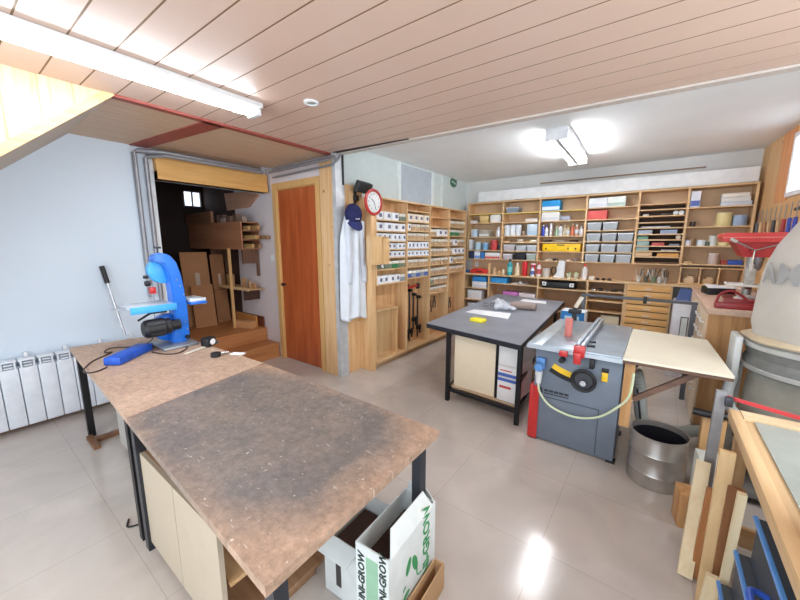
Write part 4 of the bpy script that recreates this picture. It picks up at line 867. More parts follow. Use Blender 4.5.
for i in range(6):
    xq = -1.35+.1*i; tag(MB().box(-.035, .035, -.03, .03, 0, .03+.015*(i % 3), .004).build('hand_tool', mat([(40, 34, 34), (90, 50, 44), (60, 60, 70), (120, 110, 100), (50, 40, 36), (80, 70, 64)][i], .5), None, (xq, YF+.09, .551)), '%s dark hand tool from left on shelf beneath the black case' % ORD[i], 'tool', 'dark tools under the counter')
for i in range(5):
    xq = -.70+.08*i; tag(MB().box(-.025, .025, -.03, .03, 0, .02+.01*(i % 2), .003).build('hand_tool', mat([(170, 166, 160), (40, 40, 44), (90, 84, 80), (50, 46, 44), (110, 100, 96)][i], .5), None, (xq, YF+.07, .896)), '%s small tool from left on the shelf beside the drawers' % ORD[i], 'tool', 'small tools left of the drawers')
low('beige_box', 'beige box low beside the drawer cabinet', 'box', -.47, .35, .22, .2, (216, 206, 180))
# the things standing on the counter
ZC = 1.046; YK = 5.49
def cx_(px, py=275): return at(px, py, 1, YK).x
t = thing('wall_socket', 'white socket on backboard near the room corner', 'socket', (-2.62, YB-.012, 1.18)); MB().box(-.03, .03, -.012, -.0005, -.035, .035, .003).build('plate', WHITE, t); MB().lathe([(.0, -.0135), (.016, -.0135), (.016, -.0125)], 14, axis=1, caps=False).build('outlet', mat((170, 170, 174), .4), t)
tag(MB().box(-.045, .045, -.03, .03, 0, .05, .015).build('blue_cloth', mat((50, 90, 140), .9), None, (cx_(467), YK, ZC)), 'folded blue cloth at left end of the counter', 'cloth')
t = thing('red_tray', 'red plastic tray on the counter near the corner', 'tray', (cx_(479.5), YK+.02, ZC)); MB().prism([(-.14, 0), (.14, 0), (.17, .05), (.08, .075), (-.08, .085), (-.17, .05)], 1, -.05, .06).build('tray_body', RED, t); MB().box(-.06, .06, -.052, -.0505, .02, .04).build('dark_slot', DARKBR, t)
for i, px in enumerate((489, 494, 499, 503)):
    t = thing('tan_pot', ['tallest tan pot right of the red tray', 'second tan pot beside the tallest one', 'small tan pot with darker rim on the counter', 'slim tan pot left of the teal spray bottle'][i], 'pot', (cx_(px), YK, ZC)); MB().lathe([(0, 0), (.026, 0), (.028, [.17, .11, .07, .09][i]), (0, [.17, .11, .07, .09][i])], 12, caps=False).build('body', mat([(206, 166, 120), (214, 180, 140), (190, 150, 110), (216, 196, 166)][i], .7), t)
bottle('teal spray bottle with dark cap on the counter', cx_(509.5), ZC, .042, .25, (40, 156, 168), (30, 50, 60), 'spray_bottle', YK, label_col=(120, 200, 200))
bottle('cream bottle with white cap right of the teal one', cx_(517), ZC, .038, .20, (222, 204, 170), (236, 236, 236), 'bottle', YK)
tin('first bright red can on the counter', cx_(524.5), ZC, .04, .22, (206, 40, 46), (220, 60, 60), 'can', YK, 'can'); tin('second red can with white lid next to the first', cx_(530.5)+.02, ZC, .035, .19, (214, 60, 62), (236, 236, 240), 'can', YK+.05, 'can')
bottle('white bottle with blue label right of the red cans', cx_(533), ZC, .028, .16, (226, 230, 240), (60, 90, 160), 'bottle', YK-.04, label_col=(90, 120, 190)); bottle('white bottle with red cap mid counter', cx_(538.5), ZC, .034, .21, (232, 226, 226), (206, 50, 50), 'bottle', YK, label_col=(206, 90, 90))
tin('clear glass jar with screws mid counter', cx_(546), ZC, .05, .13, (206, 200, 190), (200, 204, 208), 'jar', YK, 'jar')
t = thing('tape_dispenser', 'white upright panel with black loop standing on the counter', 'dispenser', (cx_(557.5), YK, ZC)); MB().prism([(-.055, 0), (.09, 0), (.09, .25), (.01, .25)], 1, 0, .03).build('panel', mat((222, 226, 230), .5), t); MB().tube([( -.055+.035*math.cos(a), -.012, .10+.055*math.sin(a)) for a in [2*PI*k/16 for k in range(17)]], .008, 6, False).build('black_loop', BLACKP, t)
for i, px in enumerate((569, 576)): tin(['green topped glass jar right of white panel', 'second green jar on the counter'][i], cx_(px), ZC, .032, .085, (196, 200, 176), (100, 170, 90), 'jar', YK, 'jar')
bottle('clear bottle with big red cap standing alone on counter', cx_(584.5), ZC, .038, .21, (222, 216, 214), (220, 50, 40), 'bottle', YK)
tin('small white pot beside the red-capped bottle', cx_(592), ZC, .035, .045, (236, 232, 226), (240, 236, 230), 'pot', YK, 'pot')
for i, px in enumerate((598, 604, 610)): tag(MB().lathe([(.0, 0), (.025, 0), (.028, .012), (.015, .03), (0, .03)], 12, caps=False).build('metal_knob', mat((50, 42, 40), .5), None, (cx_(px), YK-.02, ZC)), '%s small dark metal knob right of the white pot' % ORD[i], 'weight', 'dark knobs on the counter')  # loose dark metal knobs
for i, px in enumerate((639, 646, 654, 660, 666)):
    t = thing('brush_jar', ['leftmost jar bristling with brushes above the drawers', 'dark jar of brushes second from the left above the drawers', 'middle jar of brushes above the drawers', 'pale jar of brushes right of middle above drawers', 'rightmost jar of brushes above the drawers'][i], 'jar', (cx_(px), YK+.02*(i % 2), ZC))
    MB().lathe([(0, 0), (.023, 0), (.025, .08), (.021, .08), (.02, .006), (0, .006)], 14, caps=False).build('jar', mat([(190, 186, 176), (96, 100, 90), (120, 136, 110), (206, 206, 200), (150, 140, 130)][i], .3), t)
    for k in range(5):
        a = random.uniform(0, 2*PI); r = random.uniform(.03, .07); MB().tube([(.012*math.cos(a), .012*math.sin(a), .01), (r*math.cos(a), r*.5*math.sin(a), random.uniform(.14, .2))], [.004, .006], 6).build('brush', mat(random.choice([(70, 60, 56), (210, 206, 200), (150, 120, 90), (60, 80, 70), (190, 180, 170)]), .5), t)

# ================================================================ BLACK TABLE (middle)
TZ = .75
tb = thing('work_table', 'black framed work table with grey covered top in rear room', 'table', (-1.42, 3.99, 0)); ox, oy = -1.42, 3.99
OUT = [(-1.83, 2.88), (-.815, 2.69), (-1.0, 5.15), (-2.03, 5.28)]
MB().prism([(x-ox, y-oy) for x, y in OUT], 2, TZ-.006, TZ).build('table_cover', mat((142, 148, 160), .33, var=.12, scale=5), tb)
MB().prism([(x-ox, y-oy) for x, y in OUT], 2, TZ-.05, TZ-.0065).build('tabletop', mat((34, 36, 44), .4), tb)
for (x, y) in ((-1.56, 2.86), (-.85, 2.80), (-1.05, 4.9), (-1.9, 4.95)): MB().box(x-ox-.018, x-ox+.018, y-oy-.018, y-oy+.018, 0, TZ-.051).build('leg', BLACKM, tb)
f = MB(); f.beam((-1.54-ox, 2.86-oy, .12), (-.87-ox, 2.80-oy, .12), .03, .03).beam((-.85-ox, 2.82-oy, .38), (-1.05-ox, 4.88-oy, .38), .02, .03).beam((-1.56-ox, 2.88-oy, .12), (-1.9-ox, 4.93-oy, .12), .03, .03).beam((-.85-ox, 2.82-oy, .12), (-1.05-ox, 4.88-oy, .12), .03, .03); f.build('stretcher', BLACKM, tb)
MB().prism([(-1.535-ox, 2.885-oy), (-.875-ox, 2.83-oy), (-1.03-ox, 4.6-oy), (-1.80-ox, 4.7-oy)], 2, .14, .158).build('lower_shelf', wood((206, 178, 146), (186, 156, 124), 'x'), tb)
t = thing('storage_cupboard', 'cream melamine cupboard beneath the black table', 'cupboard', (-1.30, 2.885, .159), -.06)
MB().box(-.21, .21, .02, .50, 0, .53).build('carcass', CREAM, t); MB().box(-.212, .212, 0, .0195, 0, .53).build('door', mat((232, 216, 190), .45, var=.02), t)
def pcart(name, label, x, y, z, w_, d, h, blue, red, txt=None):
    t = thing(name, label, 'box', (x, y, z), -.07)
    MB().box(0, w_, 0, d, 0, h, .003).build('carton_body', mat((228, 226, 226), .7, var=.03), t)
    if blue: MB().box(.002, w_-.002, -.0012, -.0002, h*blue[0], h*blue[1]).build('blue_print', mat((70, 100, 180), .6), t)
    if red: MB().text('PAPER', h*.14, (w_*.45, -.0014, h*red), '-Y', bold=True).build('lettering', mat((200, 60, 56), .6), t) if txt else MB().box(.02, w_*.75, -.0012, -.0002, h*red, h*(red+.1)).build('red_print', mat((200, 70, 66), .6), t)
    MB().box(.001, w_-.001, .001, d-.001, h+.0003, h+.002).build('lid', mat((216, 206, 190), .7), t)
pcart('paper_carton', 'lowest white carton with red and blue print under black table', -1.055, 2.855, .159, .17, .38, .22, (.84, .97), .55)
pcart('paper_carton', 'thin middle carton with blue print under black table', -1.055, 2.857, .383, .17, .38, .10, (.05, .35), .55)
pcart('paper_carton', 'top white carton with pale blue print under black table', -1.055, 2.859, .487, .17, .38, .20, None, None)
tag(MB().box(.0, .018, 0, .4, 0, .53).build('black_divider', BLACKM, None, (-1.083, 2.87, .159), (0, 0, -.06)), 'thin black upright between cream cupboard and white cartons', 'divider')
pcart('paper_carton', 'tan carton further back under black table', -1.22, 3.45, .159, .2, .5, .42, None, None)
# on the table
ZT = TZ+.001
t = thing('sponge', 'yellow rectangular sponge near front edge of the black table', 'sponge', (at(478, 321.5, 2, ZT).x, at(478, 321.5, 2, ZT).y, ZT), -.1)
MB().box(-.075, .075, -.05, .05, 0, .035, .01).build('foam', mat((240, 224, 60), .9, var=.1, scale=60, bump=.4), t)
def P2(px, py): v = at(px, py, 2, ZT); return (v.x, v.y)
tag(MB().prism([P2(465, 312), P2(474, 309.5), P2(511, 313.5), P2(508, 319)], 2, ZT, ZT+.002).build('paper_sheet', PAPER), 'white paper sheets lying behind the yellow sponge', 'paper')
tag(MB().prism([P2(523, 299), P2(546, 301.5), P2(546, 304), P2(520, 301)], 2, ZT, ZT+.002).build('paper_sheet', PAPER), 'white paper sheet at far end of the black table', 'paper')
t = thing('roll', 'brown and grey rolled sheet on the black table', 'roll', (0, 0, 0)); a_, b_ = at(511, 305, 2, ZT+.045), at(536, 307, 2, ZT+.045)
MB().tube([a_, b_], .044, 18).build('sheet_roll', mat((150, 132, 124), .6), t); MB().tube([b_, b_+(b_-a_).normalized()*.004], .03, 12).build('core', BLACKP, t)
c = at(504, 310.5, 2, ZT); t = thing('work_glove', 'crumpled grey and white work glove on the black table', 'glove', (c.x, c.y, ZT+.014), .3)
GL = mat((196, 200, 208), .9, var=.2, scale=25)
MB().tube(bez([(-.12, 0, .02), (-.05, .01, .035), (.02, 0, .035), (.05, 0, .025)], 4), [.02]*1+[.035]*12, 10).build('palm', GL, t)
for k, (dy, l) in enumerate(((-.035, .07), (-.012, .09), (.012, .085), (.034, .065))): MB().tube(bez([(.04, dy*.8, .025), (.07, dy*1.3, .03), (.05+l, dy*1.6, .013)], 4), [.012]*8+[.009], 8).build('finger', GL, t)
MB().tube(bez([(-.03, .03, .03), (.0, .07, .025), (.04, .09, .013)], 4), .012, 8).build('thumb', GL, t)
t = dup(t, (c.x-.12, c.y+.22, ZT+.014), 1.5, 'second work glove lying behind the first near papers')
c = at(489, 306, 2, ZT); t = thing('safety_glasses', 'dark framed glasses lying left of gloves on the black table', 'glasses', (c.x, c.y, ZT), .4)
for s in (-1, 1): MB().tube([(s*.035+.025*math.cos(a), 0, .02+.018*math.sin(a)) for a in [2*PI*k/12 for k in range(13)]], .003, 6, False).build('lens_rim', BLACKP, t); MB().tube(bez([(s*.062, 0, .03), (s*.064, .06, .028), (s*.06, .12, .01)], 4), .003, 6).build('temple', BLACKP, t)
c = at(499, 302, 2, ZT); tag(sheetmesh(lambda u, v: (-.09+.18*u, -.05+.1*v, .004+.06*abs(math.sin(u*6+v*5))*math.sin(PI*u)*math.sin(PI*v)), 14, 8).build('cloth_scrap', mat((214, 218, 224), .9), None, (c.x, c.y, ZT)), 'small crumpled white scrap behind the gloves', 'cloth')

# ================================================================ TABLE SAW
t = thing('table_saw', 'grey cabinet table saw with red corner and cream extension wing', 'table saw', (-.41, 2.68, 0)); ox, oy = -.41, 2.68
SG = mat((112, 122, 136), .45, var=.06, scale=6); ALU = mat((186, 196, 206), .3, metal=.35, var=.08, scale=8)
MB().box(-.285, .285, 0, .52, .012, .755, .006).build('cabinet_body', SG, t)
MB().box(-.31, -.286, -.012, .52, .012, .45, .003).box(-.286, -.24, -.012, -.001, .012, .45).build('red_corner', RED, t)
for x in (-.27, .27): 
    for y in (.03, .49): MB().box(x-.03, x+.03, y-.035, y+.03, 0, .0115).build('foot', BLACKP, t)
MB().box(-.225, .28, -.05, 1.0, .775, .80, .002).build('cast_table', mat((168, 180, 192), .3, metal=.35, var=.1, scale=8), t)
MB().box(-.335, -.229, -.05, 1.0, .775, .799, .002).build('sliding_table', ALU, t)
MB().box(-.335, .283, -.075, -.052, .765, .792).build('front_rail', ALU, t)
MB().box(-.275, .275, -.02, .54, .756, .774).build('underframe', DKSTEEL, t)
ew = MB().prism([(.283, -.05), (.82, -.05), (.775, .86), (.283, .94)], 2, .785, .80); ew.build('extension_wing', mat((232, 226, 206), .4, var=.02), t)
MB().prism([(.283, -.05), (.82, -.05), (.775, .86), (.283, .94)], 2, .766, .7845).build('extension_edge', wood((120, 90, 74), (96, 70, 58), 'x'), t)
MB().beam((.36, .03, .50), (.68, .03, .765), .03, .035).build('strut', wood((120, 90, 74), (96, 70, 58), 'x'), t); MB().beam((.32, .7, .52), (.55, .7, .765), .03, .03).build('strut', DKSTEEL, t)
MB().box(.295, .355, .0, .03, .30, .764).build('wooden_leg', wood((206, 160, 108), (186, 136, 84), 'z'), t); MB().tube([(.375, .25, .50), (.46, .22, .02)], .008, 6).build('brace_rod', DKSTEEL, t)
# yellow tilt scale and handwheel
def arc(r0, r1, a0, a1, n=12): return [(r0*math.cos(a0+(a1-a0)*k/n), r0*math.sin(a0+(a1-a0)*k/n)) for k in range(n+1)]+[(r1*math.cos(a1-(a1-a0)*k/n), r1*math.sin(a1-(a1-a0)*k/n)) for k in range(n+1)]
MB().prism([(x+.06, z+1.02) for x, z in arc(.46, .418, -2.08, -1.55)], 1, -.004, -.0005).build('tilt_scale', YELLOW, t)
MB().prism([(x+.06, z+1.02) for x, z in arc(.495, .461, -2.08, -1.45)], 1, -.004, -.0005).build('scale_slot', BLACKP, t)
hw = MB().tube([(.065+.072*math.cos(a), -.07, .59+.072*math.sin(a)) for a in [2*PI*k/28 for k in range(29)]], .013, 8, False); hw.build('handwheel_rim', BLACKP, t)
MB().lathe([(.0, -.085), (.02, -.085), (.026, -.06), (.018, -.05), (.018, -.001), (0, -.001)], 18, (.065, 0, .575), 1).build('handwheel_hub', CHROME, t)
MB().lathe([(0, -.055), (.062, -.055), (.062, -.03), (0, -.03)], 24, (.065, 0, .59), 1).build('handwheel_disc', mat((60, 62, 70), .35), t)
MB().box(.168, .205, -.012, -.0005, .595, .66, .002).build('yellow_tag', YELLOW, t); MB().box(.165, .208, -.014, -.0005, .661, .69, .002).build('tag_top', BLACKP, t)
MB().lathe([(.0, -.05), (.02, -.05), (.02, -.0005), (0, -.0005)], 14, (-.09, 0, .70), 1, caps=False).build('knob', BLACKP, t); MB().box(.09, .12, -.05, -.001, .68, .75, .003).build('bracket', BLACKP, t)
MB().box(-.22, .02, -.0025, -.0005, .372, .376).build('panel_seam', DKSTEEL, t); MB().box(.02, .17, -.0025, -.0005, .372, .376).box(.168, .172, -.0025, -.0005, .03, .376).build('panel_seam', DKSTEEL, t)
lg = MB(); lg.prism([(-.25, .40), (-.215, .40), (-.222, .45), (-.245, .43)], 1, -.002, -.0005)
for k in range(5): lg.box(-.205+.036*k, -.175+.036*k, -.002, -.0005, .418, .436)
lg.box(-.205, -.03, -.002, -.0005, .40, .408); lg.build('maker_emblem', mat((50, 54, 62), .5), t)
MB().lathe([(.0, -.0), (.03, 0), (.034, -.02), (.03, -.055), (0, -.055)], 16, (-.235, -.045, .63), 1, caps=False).box(-.265, -.205, -.045, -.002, .60, .69, .004).build('power_socket', mat((90, 140, 200), .4), t)
MB().tube([(-.235, -.075, .60), (-.235, -.07, .50)], [.028, .018], 12).build('plug', mat((206, 206, 206), .5), t)
MB().tube(bez([(-.235, -.07, .499), (-.22, -.06, .42), (-.14, -.05, .33), (.02, -.05, .295), (.17, -.05, .34), (.28, -.06, .45), (.34, -.05, .55), (.35, -.02, .70)], 6), .008, 8).build('power_cord', mat((206, 216, 180), .5), t)
# fence, clamp, guard post
F = MB().box(.0, .022, -.045, .98, .83, .86, .002).box(.03, .05, -.045, .98, .815, .85, .002).box(.0, .05, -.04, .97, .8205, .829); F.build('rip_fence', ALU, t)
MB().box(-.01, .06, -.10, -.045, .76, .84, .004).box(-.10, -.045, -.105, -.078, .75, .79, .004).box(.0, .045, -.13, -.10, .72, .80, .004).build('fence_clamp', RED, t)
MB().tube([(.06, -.0, .83), (.11, .0, .835)], .009, 8).tube([(.06, .12, .83), (.10, .12, .835)], .009, 8).build('fence_knob', BLACKP, t)
tag(MB().box(-.026, .026, -.03, .03, 0, .145, .002).build('wooden_push_block', wood((206, 120, 110), (180, 96, 88), 'z'), None, (-.535, 3.0, .801), (0, 0, .1)), 'reddish wooden block standing on the saw table', 'block')
g = thing('guard_post', 'beige and black saw guard post at rear of saw table', 'saw guard', (-.62, 3.72, .0))
MB().box(-.02, .02, -.02, .02, 0, .92).build('post', BLACKP, g); MB().box(-.055, .055, -.035, .035, .86, .90, .004).build('clamp_block', BLACKP, g); MB().beam((0, 0, .92), (.05, .02, 1.03), .035, .03).build('arm', CREAM, g)
t = thing('cardboard_box', 'blue and white tall carton standing behind the table saw', 'box', (-.70, 3.98, .0))
MB().box(-.10, .13, 0, .2, .001, .83, .003).build('carton_body', mat((222, 230, 236), .6), t); MB().box(-.098, .128, -.0015, -.0003, .62, .828).build('blue_print', mat((40, 130, 200), .6), t); MB().box(-.06, .08, -.003, -.0017, .70, .78).build('pale_print', mat((190, 220, 236), .6), t)

# steel support rail behind the saw
t = thing('support_rail', 'dark grey steel rail on legs spanning behind the saw', 'rail', (-.16, 4.3, 0))
RG = mat((92, 96, 104), .45, metal=.2); MB().box(-.50, .50, -.02, .02, .965, .99, .002).build('rail', RG, t); MB().box(.455, .495, -.02, .02, 0, .964).build('leg', RG, t); MB().box(-.495, -.46, -.02, .02, 0, .964).build('leg', RG, t); MB().box(.07, .10, -.03, .03, .94, 1.005, .002).build('slide_stop', BLACKP, t)

# steel drum
t = thing('steel_drum', 'open dented steel drum on the floor beside the saw', 'drum', (.112, 2.66, 0)); t.scale = (.85, .85, .93)
MB().lathe([(0, .002), (.178, .002), (.182, .02), (.180, .09), (.185, .10), (.180, .11), (.180, .23), (.185, .24), (.180, .25), (.180, .355), (.186, .36), (.186, .368), (.176, .368), (.175, .02), (0, .02)], 40, caps=False).build('drum_body', mat((178, 172, 166), .35, metal=.7, var=.2, scale=5), t)
MB().lathe([(0, .06), (.172, .06), (.173, .33)], 30, caps=False).build('dark_inside', mat((30, 30, 36), .3), t)  # dark surface added for the drum's dark interior
t = tag(MB().tube(bez([(-.06, 3.05, .60), (-.03, 3.05, .50), (-.01, 3.05, .36), (.02, 3.06, .22), (.10, 3.1, .12), (.25, 3.3, .09), (.47, 3.35, .15)], 10), [.04+(.005 if i % 2 else 0) for i in range(61)], 12).build('extraction_hose', mat((180, 182, 176), .5)), 'grey corrugated hose drooping under the extension wing', 'hose')

# ================================================================ RIGHT REAR WORKBENCH
t = thing('side_workbench', 'wooden workbench along the right wall with peg board side', 'workbench', (.655, 4.5, 0))
MB().box(-.31, .305, -.85, .92, .99, 1.03).build('worktop', wood((214, 186, 166), (198, 166, 144), 'y'), t)
MB().box(-.29, .30, -.80, -.782, .02, .989).build('front_panel', PLYZ, t); MB().box(-.305, -.2905, -.80, .90, .02, .989).build('side_panel', wood((226, 206, 180), (206, 182, 150), 'z'), t)
MB().box(.28, .30, -.78, .9, .02, .989).build('side_panel', PLYZ, t)
pg = MB()
for i in range(6):
    for j in range(3): pg.tube([(-.3055, -.74+.2*j, .9-.12*i), (-.33, -.74+.2*j, .905-.12*i), (-.335, -.74+.2*j, .93-.12*i)], .006, 6)
pg.build('pegs', WHITE, t)
t = thing('red_vice', 'dark red bench vice at the front corner of side workbench', 'vice', (.56, 3.80, 1.031))
MB().box(-.16, .20, -.06, .02, 0, .045, .004).box(-.10, .16, .02, .10, 0, .07, .004).build('vice_body', mat((150, 40, 44), .4), t); MB().tube(bez([(-.15, -.0, .046), (-.13, .0, .11), (-.07, .0, .14), (-.01, .0, .11), (.03, .0, .071)], 6), .009, 8).build('vice_handle', mat((150, 40, 44), .4), t)
for i in range(4): tag(MB().box(-.14+.02*i, .14, -.1, .1, 0, .018, .002).build('sheet_stack', mat([(210, 200, 190), (180, 176, 176), (226, 222, 216), (160, 150, 150)][i], .6), None, (.66, 4.06, 1.032+.0195*i), (0, 0, .05*(i-1))), ['lowest board in small stack behind the red vice', 'grey board second in stack behind red vice', 'whitish board third in stack behind red vice', 'topmost grey board of stack behind red vice'][i], 'board')
t = thing('drill_press', 'red topped bench drill press by the wood-panelled wall', 'drill press', (.685, 4.38, 1.031))
MB().box(-.16, .15, -.14, .20, 0, .03, .004).build('base', mat((120, 40, 40), .5), t); MB().tube([(0, .14, .031), (0, .14, .40)], .035, 16).build('column', mat((176, 178, 176), .3, metal=.5), t)
MB().box(-.17, .18, -.16, .09, .14, .16, .004).build('work_table', mat((222, 220, 214), .4), t); MB().box(-.02, .02, .05, .12, .10, .139).build('table_bracket', DRED, t)
hd_ = MB(); hd_.prism([(-.24, .61), (-.255, .58), (-.24, .53), (.19, .53), (.20, .58), (.19, .61)], 1, -.18, .20); hd_.build('belt_cover', mat((216, 50, 46), .35, coat=.4), t)
MB().prism([(-.17, .529), (.18, .529), (.12, .40), (-.09, .40)], 1, -.13, .19).build('drill_head', mat((186, 40, 40), .4), t)
MB().box(-.255, .205, -.19, -.1805, .565, .575).build('cover_edge', mat((230, 120, 112), .4), t)
MB().lathe([(0, .28), (.018, .28), (.03, .33), (.04, .399), (0, .399)], 14, (.02, -.02, 0), caps=False).build('spindle', STEEL, t)
hb = thing; MB().lathe([(0, -.02), (.025, -.02), (.025, .045), (0, .045)], 12, (-.04, -.175, .46), 1).build('feed_hub', mat((190, 44, 44), .4), t)
for a, l in ((.35, .22), (2.6, .14), (-1.6, .12)):
    p0 = Vector((-.04, -.20, .46)); p1 = p0+Vector((l*math.cos(a), -.01, l*math.sin(a))); MB().tube([p0, p1], .007, 8).build('feed_lever', CHROME, t); MB().tube([p1, p1+(p1-p0).normalized()*.05], .014, 8).build('lever_grip', BLACKP if a > 0 and a < 1 else mat((200, 196, 190), .4), t)
MB().box(-.06, .0, -.14, -.05, .16, .30, .006).build('clear_guard', CLEARG, t)
t = thing('paper_stack', 'white papers over a dark case at the back of side workbench', 'paper', (.53, 4.78, 1.031), .2); MB().box(-.12, .10, -.08, .12, 0, .07, .01).build('dark_case', BLACKP, t); MB().poly([(-.13, -.11, .072), (.14, -.12, .075), (.12, .1, .078), (-.1, .1, .09)], .004, (0, 0, 1)).build('sheets', PAPER, t)
t = thing('white_cabinet', 'narrow white unit standing between drawers and side workbench', 'cabinet', (.262, 5.0, 0)); MB().box(-.075, .08, 0, .4, .002, .88, .004).build('carcass', mat((216, 218, 226), .4), t)
MB().box(.0, .07, -.006, -.0005, .45, .72).build('dark_frame', BLACKP, bpy.data.objects['white_cabinet']); MB().box(.008, .062, -.008, -.0065, .46, .71).build('pale_panel', mat((206, 214, 214), .5), bpy.data.objects['white_cabinet'])
tag(MB().prism([(-.06, 0), (.08, 0), (.08, .14), (-.02, .15)], 1, 0, .02).build('blue_sheet', mat((70, 90, 140), .6), None, (.262, 5.2, .881)), 'slate blue sheet standing on the narrow white unit', 'sheet')

# tools on the panelled wall
t = thing('tool_rack', 'pale wooden tool rack on the panelled right wall', 'rack', (XW(4.95)-.001, 4.95, 1.62), WA)
MB().box(-.05, 0, -.66, .62, 0, .02).box(-.012, 0, -.66, .62, .02, .05).build('rail', SHM, t)
for i in range(9):
    yq = 4.40+.13*i; c = [(60, 80, 190), (60, 90, 200), (180, 60, 70), (190, 160, 120), (60, 60, 66), (200, 170, 130), (176, 130, 96), (210, 180, 140), (90, 96, 104)][i]
    t = thing('hand_tool', ['blue handled chisel nearest the camera on the rack', 'second blue handled chisel on the rack', 'red handled tool on the panelled wall rack', 'tan handled tool fourth on the wall rack', 'black handled tool in the middle of wall rack', 'pale wooden handled tool sixth on the wall rack', 'brown wooden handled tool seventh on wall rack', 'light tan handled tool eighth on the wall rack', 'grey handled tool nearest the back wall shelving'][i], 'tool', (XW(yq)-.035, yq, 1.641))
    MB().tube([(0, 0, 0), (0, 0, .13)], [.016, .014], 10).build('handle', mat(c, .4), t); MB().box(-.002, .002, -.012, .012, .1305, .26).build('blade', STEEL, t)
tag(MB().beam((XW(4.15)-.02, 4.15, 1.87), (XW(4.5)-.02, 4.5, 1.84), .02, .02).build('black_bracket', BLACKP), 'black bracket above the wall tool rack', 'bracket')

# ================================================================ DUST COLLECTOR
t = thing('dust_collector', 'dust collector with grey cloth bag above dusty plastic drum bag', 'dust collector', (.86, 3.05, 0))
BAG = mat((196, 192, 184), .85, var=.06, scale=6)
def wr(b, amp, fr):
    for v in b.bm.verts:
        a = math.atan2(v.co.y, v.co.x); s_ = 1+amp*math.sin(fr*a+v.co.z*7)*math.sin(v.co.z*5); v.co.x *= s_; v.co.y *= s_
    return b
wr(MB().lathe([(.335, .985), (.35, 1.06), (.345, 1.25), (.33, 1.42), (.29, 1.54), (.22, 1.68), (.15, 1.79), (.07, 1.88), (.05, 1.94), (.0, 1.96)], 48, caps=False), .015, 7).build('filter_bag', BAG, t)
wr(MB().lathe([(.0, .13), (.25, .13), (.33, .20), (.345, .45), (.33, .68), (.315, .76)], 48, caps=False), .03, 9).build('dust_bag', mat((176, 176, 166), .3, var=.2, scale=6), t)
MB().lathe([(.315, .765), (.36, .77), (.365, .83), (.35, .86), (.37, .94), (.37, .975), (.33, .984)], 40, caps=False).build('housing', mat((128, 130, 128), .5, var=.2, scale=8), t)
MB().lathe([(.368, .915), (.378, .92), (.378, .945), (.368, .95)], 40, caps=False).lathe([(.36, .775), (.374, .78), (.374, .80), (.36, .805)], 40, caps=False).build('clamp_band', mat((206, 208, 206), .35, metal=.4), t)
for k in range(4):
    a = PI/4+k*PI/2+.4; MB().box(.372*math.cos(a)-.012, .372*math.cos(a)+.012, .372*math.sin(a)-.012, .372*math.sin(a)+.012, .09, .80).build('stand_leg', mat((206, 206, 200), .5), t)
MB().box(-.34, .34, -.34, .34, .05, .085, .004).build('base_plate', mat((120, 120, 118), .5), t)
for sx in (-.3, .3):
    for sy in (-.3, .3): MB().lathe([(0, -.012), (.025, -.012), (.025, .012), (0, .012)], 14, (sx, sy, .025), 1).build('caster', BLACKP, t)
wr(MB().lathe([(.30, 1.03), (.33, .995), (.385, .972), (.38, .962), (.33, .984)], 48, caps=False), .02, 8).build('bag_skirt', mat((196, 180, 152), .85, var=.15, scale=8), t)
MB().box(-.425, -.387, -.10, .10, .70, .97, .01).build('inlet_box', mat((196, 200, 200), .45), t)
MB().tube(bez([(-.39, -.0, .70), (-.42, -.08, .58), (-.40, -.22, .52), (-.30, -.30, .5)], 6), .03, 10).build('inlet_pipe', mat((186, 190, 190), .5), t)
lt = MB().text('AMF', .17, (0, 0, 0), '+X', depth=.001, bold=True)
for v in lt.bm.verts:
    y_, z_, x_ = v.co.y, v.co.z, v.co.x; a = math.radians(216)+y_/.36; v.co = Vector(((.352+x_)*math.cos(a), (.352+x_)*math.sin(a), 1.37+z_))
lt.build('lettering', mat((160, 160, 160), .8), t)
t = thing('handle_stand', 'black oval handle on pale block near collector', 'handle', (.36, 2.72, 0))
MB().box(-.05, .06, -.04, .05, .0, .50, .004).build('block', wood((206, 164, 112), (186, 140, 90), 'z'), t); MB().tube(bez([(-.10, -.05, .53), (-.02, -.06, .53), (.06, -.03, .53)], 5), .022, 10).box(-.01, .01, -.04, -.01, .5005, .52).build('grip', BLACKP, t)

# ================================================================ RIGHT FRONT BENCH
t = thing('side_bench', 'wooden bench with grey mat at the right edge', 'workbench', (.64, 1.2, 0))
MB().box(-.295, -.255, -1.1, 1.03, .70, .75, .003).build('edge_board', wood((216, 184, 140), (196, 160, 116), 'y'), t)
MB().box(-.254, .30, -1.1, 1.03, .70, .74).build('worktop', wood((200, 170, 130), (184, 150, 110), 'y'), t)
MB().box(-.22, .30, -.9, .93, .7405, .746).build('grey_mat', mat((150, 156, 150), .35, var=.15, scale=6), t)
MB().box(-.254, .30, .935, 1.03, .7405, .752).build('end_board', wood((226, 206, 170), (210, 186, 148), 'x'), t)
for x, y in ((-.24, .98), (.27, .98), (-.24, -1.05), (.27, -1.05)): MB().box(x-.025, x+.025, y-.025, y+.025, 0, .699).build('leg', wood((200, 164, 120), (180, 140, 98), 'z'), t)
MB().box(-.2, .27, .94, .96, .10, .20).build('stretcher', PINEH, t)
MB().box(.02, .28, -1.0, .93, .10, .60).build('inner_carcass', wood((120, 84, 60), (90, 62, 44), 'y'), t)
p = at(708, 399, 2, .80); q_ = at(786, 420, 2, .77)
t = thing('red_clamp_bar', 'red bar clamp lying across far end of the side bench', 'clamp', (0, 0, 0)); 
MB().beam((.30, 2.29, .79), (.90, 2.10, .772), .012, .016).build('bar', mat((200, 50, 60), .35, coat=.3), t); MB().box(.33, .36, 2.235, 2.262, .753, .80, .003).build('jaw', DKSTEEL, t)
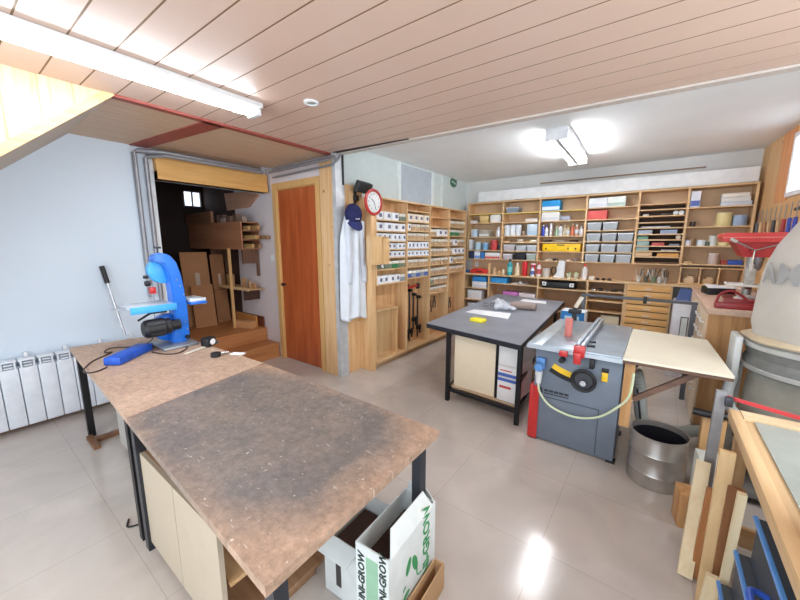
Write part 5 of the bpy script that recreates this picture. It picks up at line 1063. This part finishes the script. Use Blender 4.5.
t = thing('brown_box', 'brown wooden box on the grey mat at the picture edge', 'box', (.60, 1.25, .747), .15); MB().box(-.10, .2, -.22, .2, 0, .14, .003).build('body', wood((186, 156, 130), (160, 128, 104), 'y'), t); MB().box(-.115, -.101, -.22, .2, 0, .16, .002).build('pale_side', wood((226, 204, 160), (206, 180, 136), 'y'), t)
# stacked cases with blue edges under the bench
for i, (xa, z_, l) in enumerate(((.305, .12, 'lowest'), (.325, .305, 'middle'), (.345, .49, 'topmost'))):
    t = thing('tool_case', '%s dark case with blue edge under the side bench' % l, 'case', (xa, 1.05, z_))
    MB().box(.0, .26, -.70, .56-.05*i, 0, .165, .006).build('case_body', mat((44, 54, 66), .5), t); MB().box(-.012, .0, -.70, .56-.05*i, .157, .17, .002).build('blue_edge', mat((84, 150, 226), .35), t)
    MB().tube(bez([(-.001, .08, .06), (-.04, .09, .07), (-.045, .16, .07), (-.04, .23, .07), (-.001, .24, .06)], 5), .009, 8).build('handle', mat((50, 90, 190), .4), t)
# timber leaning against the bench end
def lean(name, label, p0, p1, w_, h_, m, cat='timber'):
    p0, p1 = Vector(p0), Vector(p1); d = p1-p0; o = MB().beam((0, 0, 0), d, w_, h_, (0, 1, 0)).build(name, m); o.location = p0
    zmin = min(v.co.z for v in o.data.vertices); o.location.z -= zmin-.001
    return tag(o, label, cat)
PB = wood((222, 190, 142), (204, 168, 120), 'z'); PL = wood((230, 212, 178), (214, 192, 152), 'z')
lean('grey_beam', 'grey square beam leaning highest at bench corner', (.300, 2.175, 0), (.318, 2.285, .81),   .04, .04, mat((140, 140, 142), .5, var=.1, scale=20))
lean('pine_plank', 'pale pine plank left of the grey beam', (.240, 1.90, 0), (.275, 2.15, .47), .055, .025, PL)
lean('pine_plank', 'broad pine plank leaning in front of bench corner', (.298, 1.80, 0), (.308, 1.87, .69), .05, .025, PB)
lean('brown_board', 'reddish brown board between two pine planks', (.285, 1.93, 0), (.30, 1.96, .45), .05, .018, wood((186, 128, 76), (160, 100, 56), 'z'))
lean('thin_lath', 'thin pale lath leaning right of broad pine plank', (.318, 1.66, 0), (.322, 1.62, .66), .025, .02, PL)
lean('brown_board', 'dark brown board deep behind broad plank', (.33, 1.77, 0), (.332, 1.76, .60), .05, .014, wood((160, 110, 70), (126, 80, 48), 'z'))
lean('short_batten', 'short pale batten low beside thin lath', (.285, 1.70, 0), (.296, 1.68, .24), .04, .02, PL)
tag(MB().box(-.05, .05, -.06, .06, 0, .20, .003).build('wooden_block', PLYZ, None, (.26, 2.32, .001), (0, 0, .2)), 'tan wooden block standing left of the leaning timber', 'block')
tag(MB().box(-.05, .05, -.07, .07, 0, .36, .003).build('white_block', mat((214, 220, 214), .5), None, (.335, 2.46, .001), (0, 0, .1)), 'whitish block behind the leaning timber', 'block')
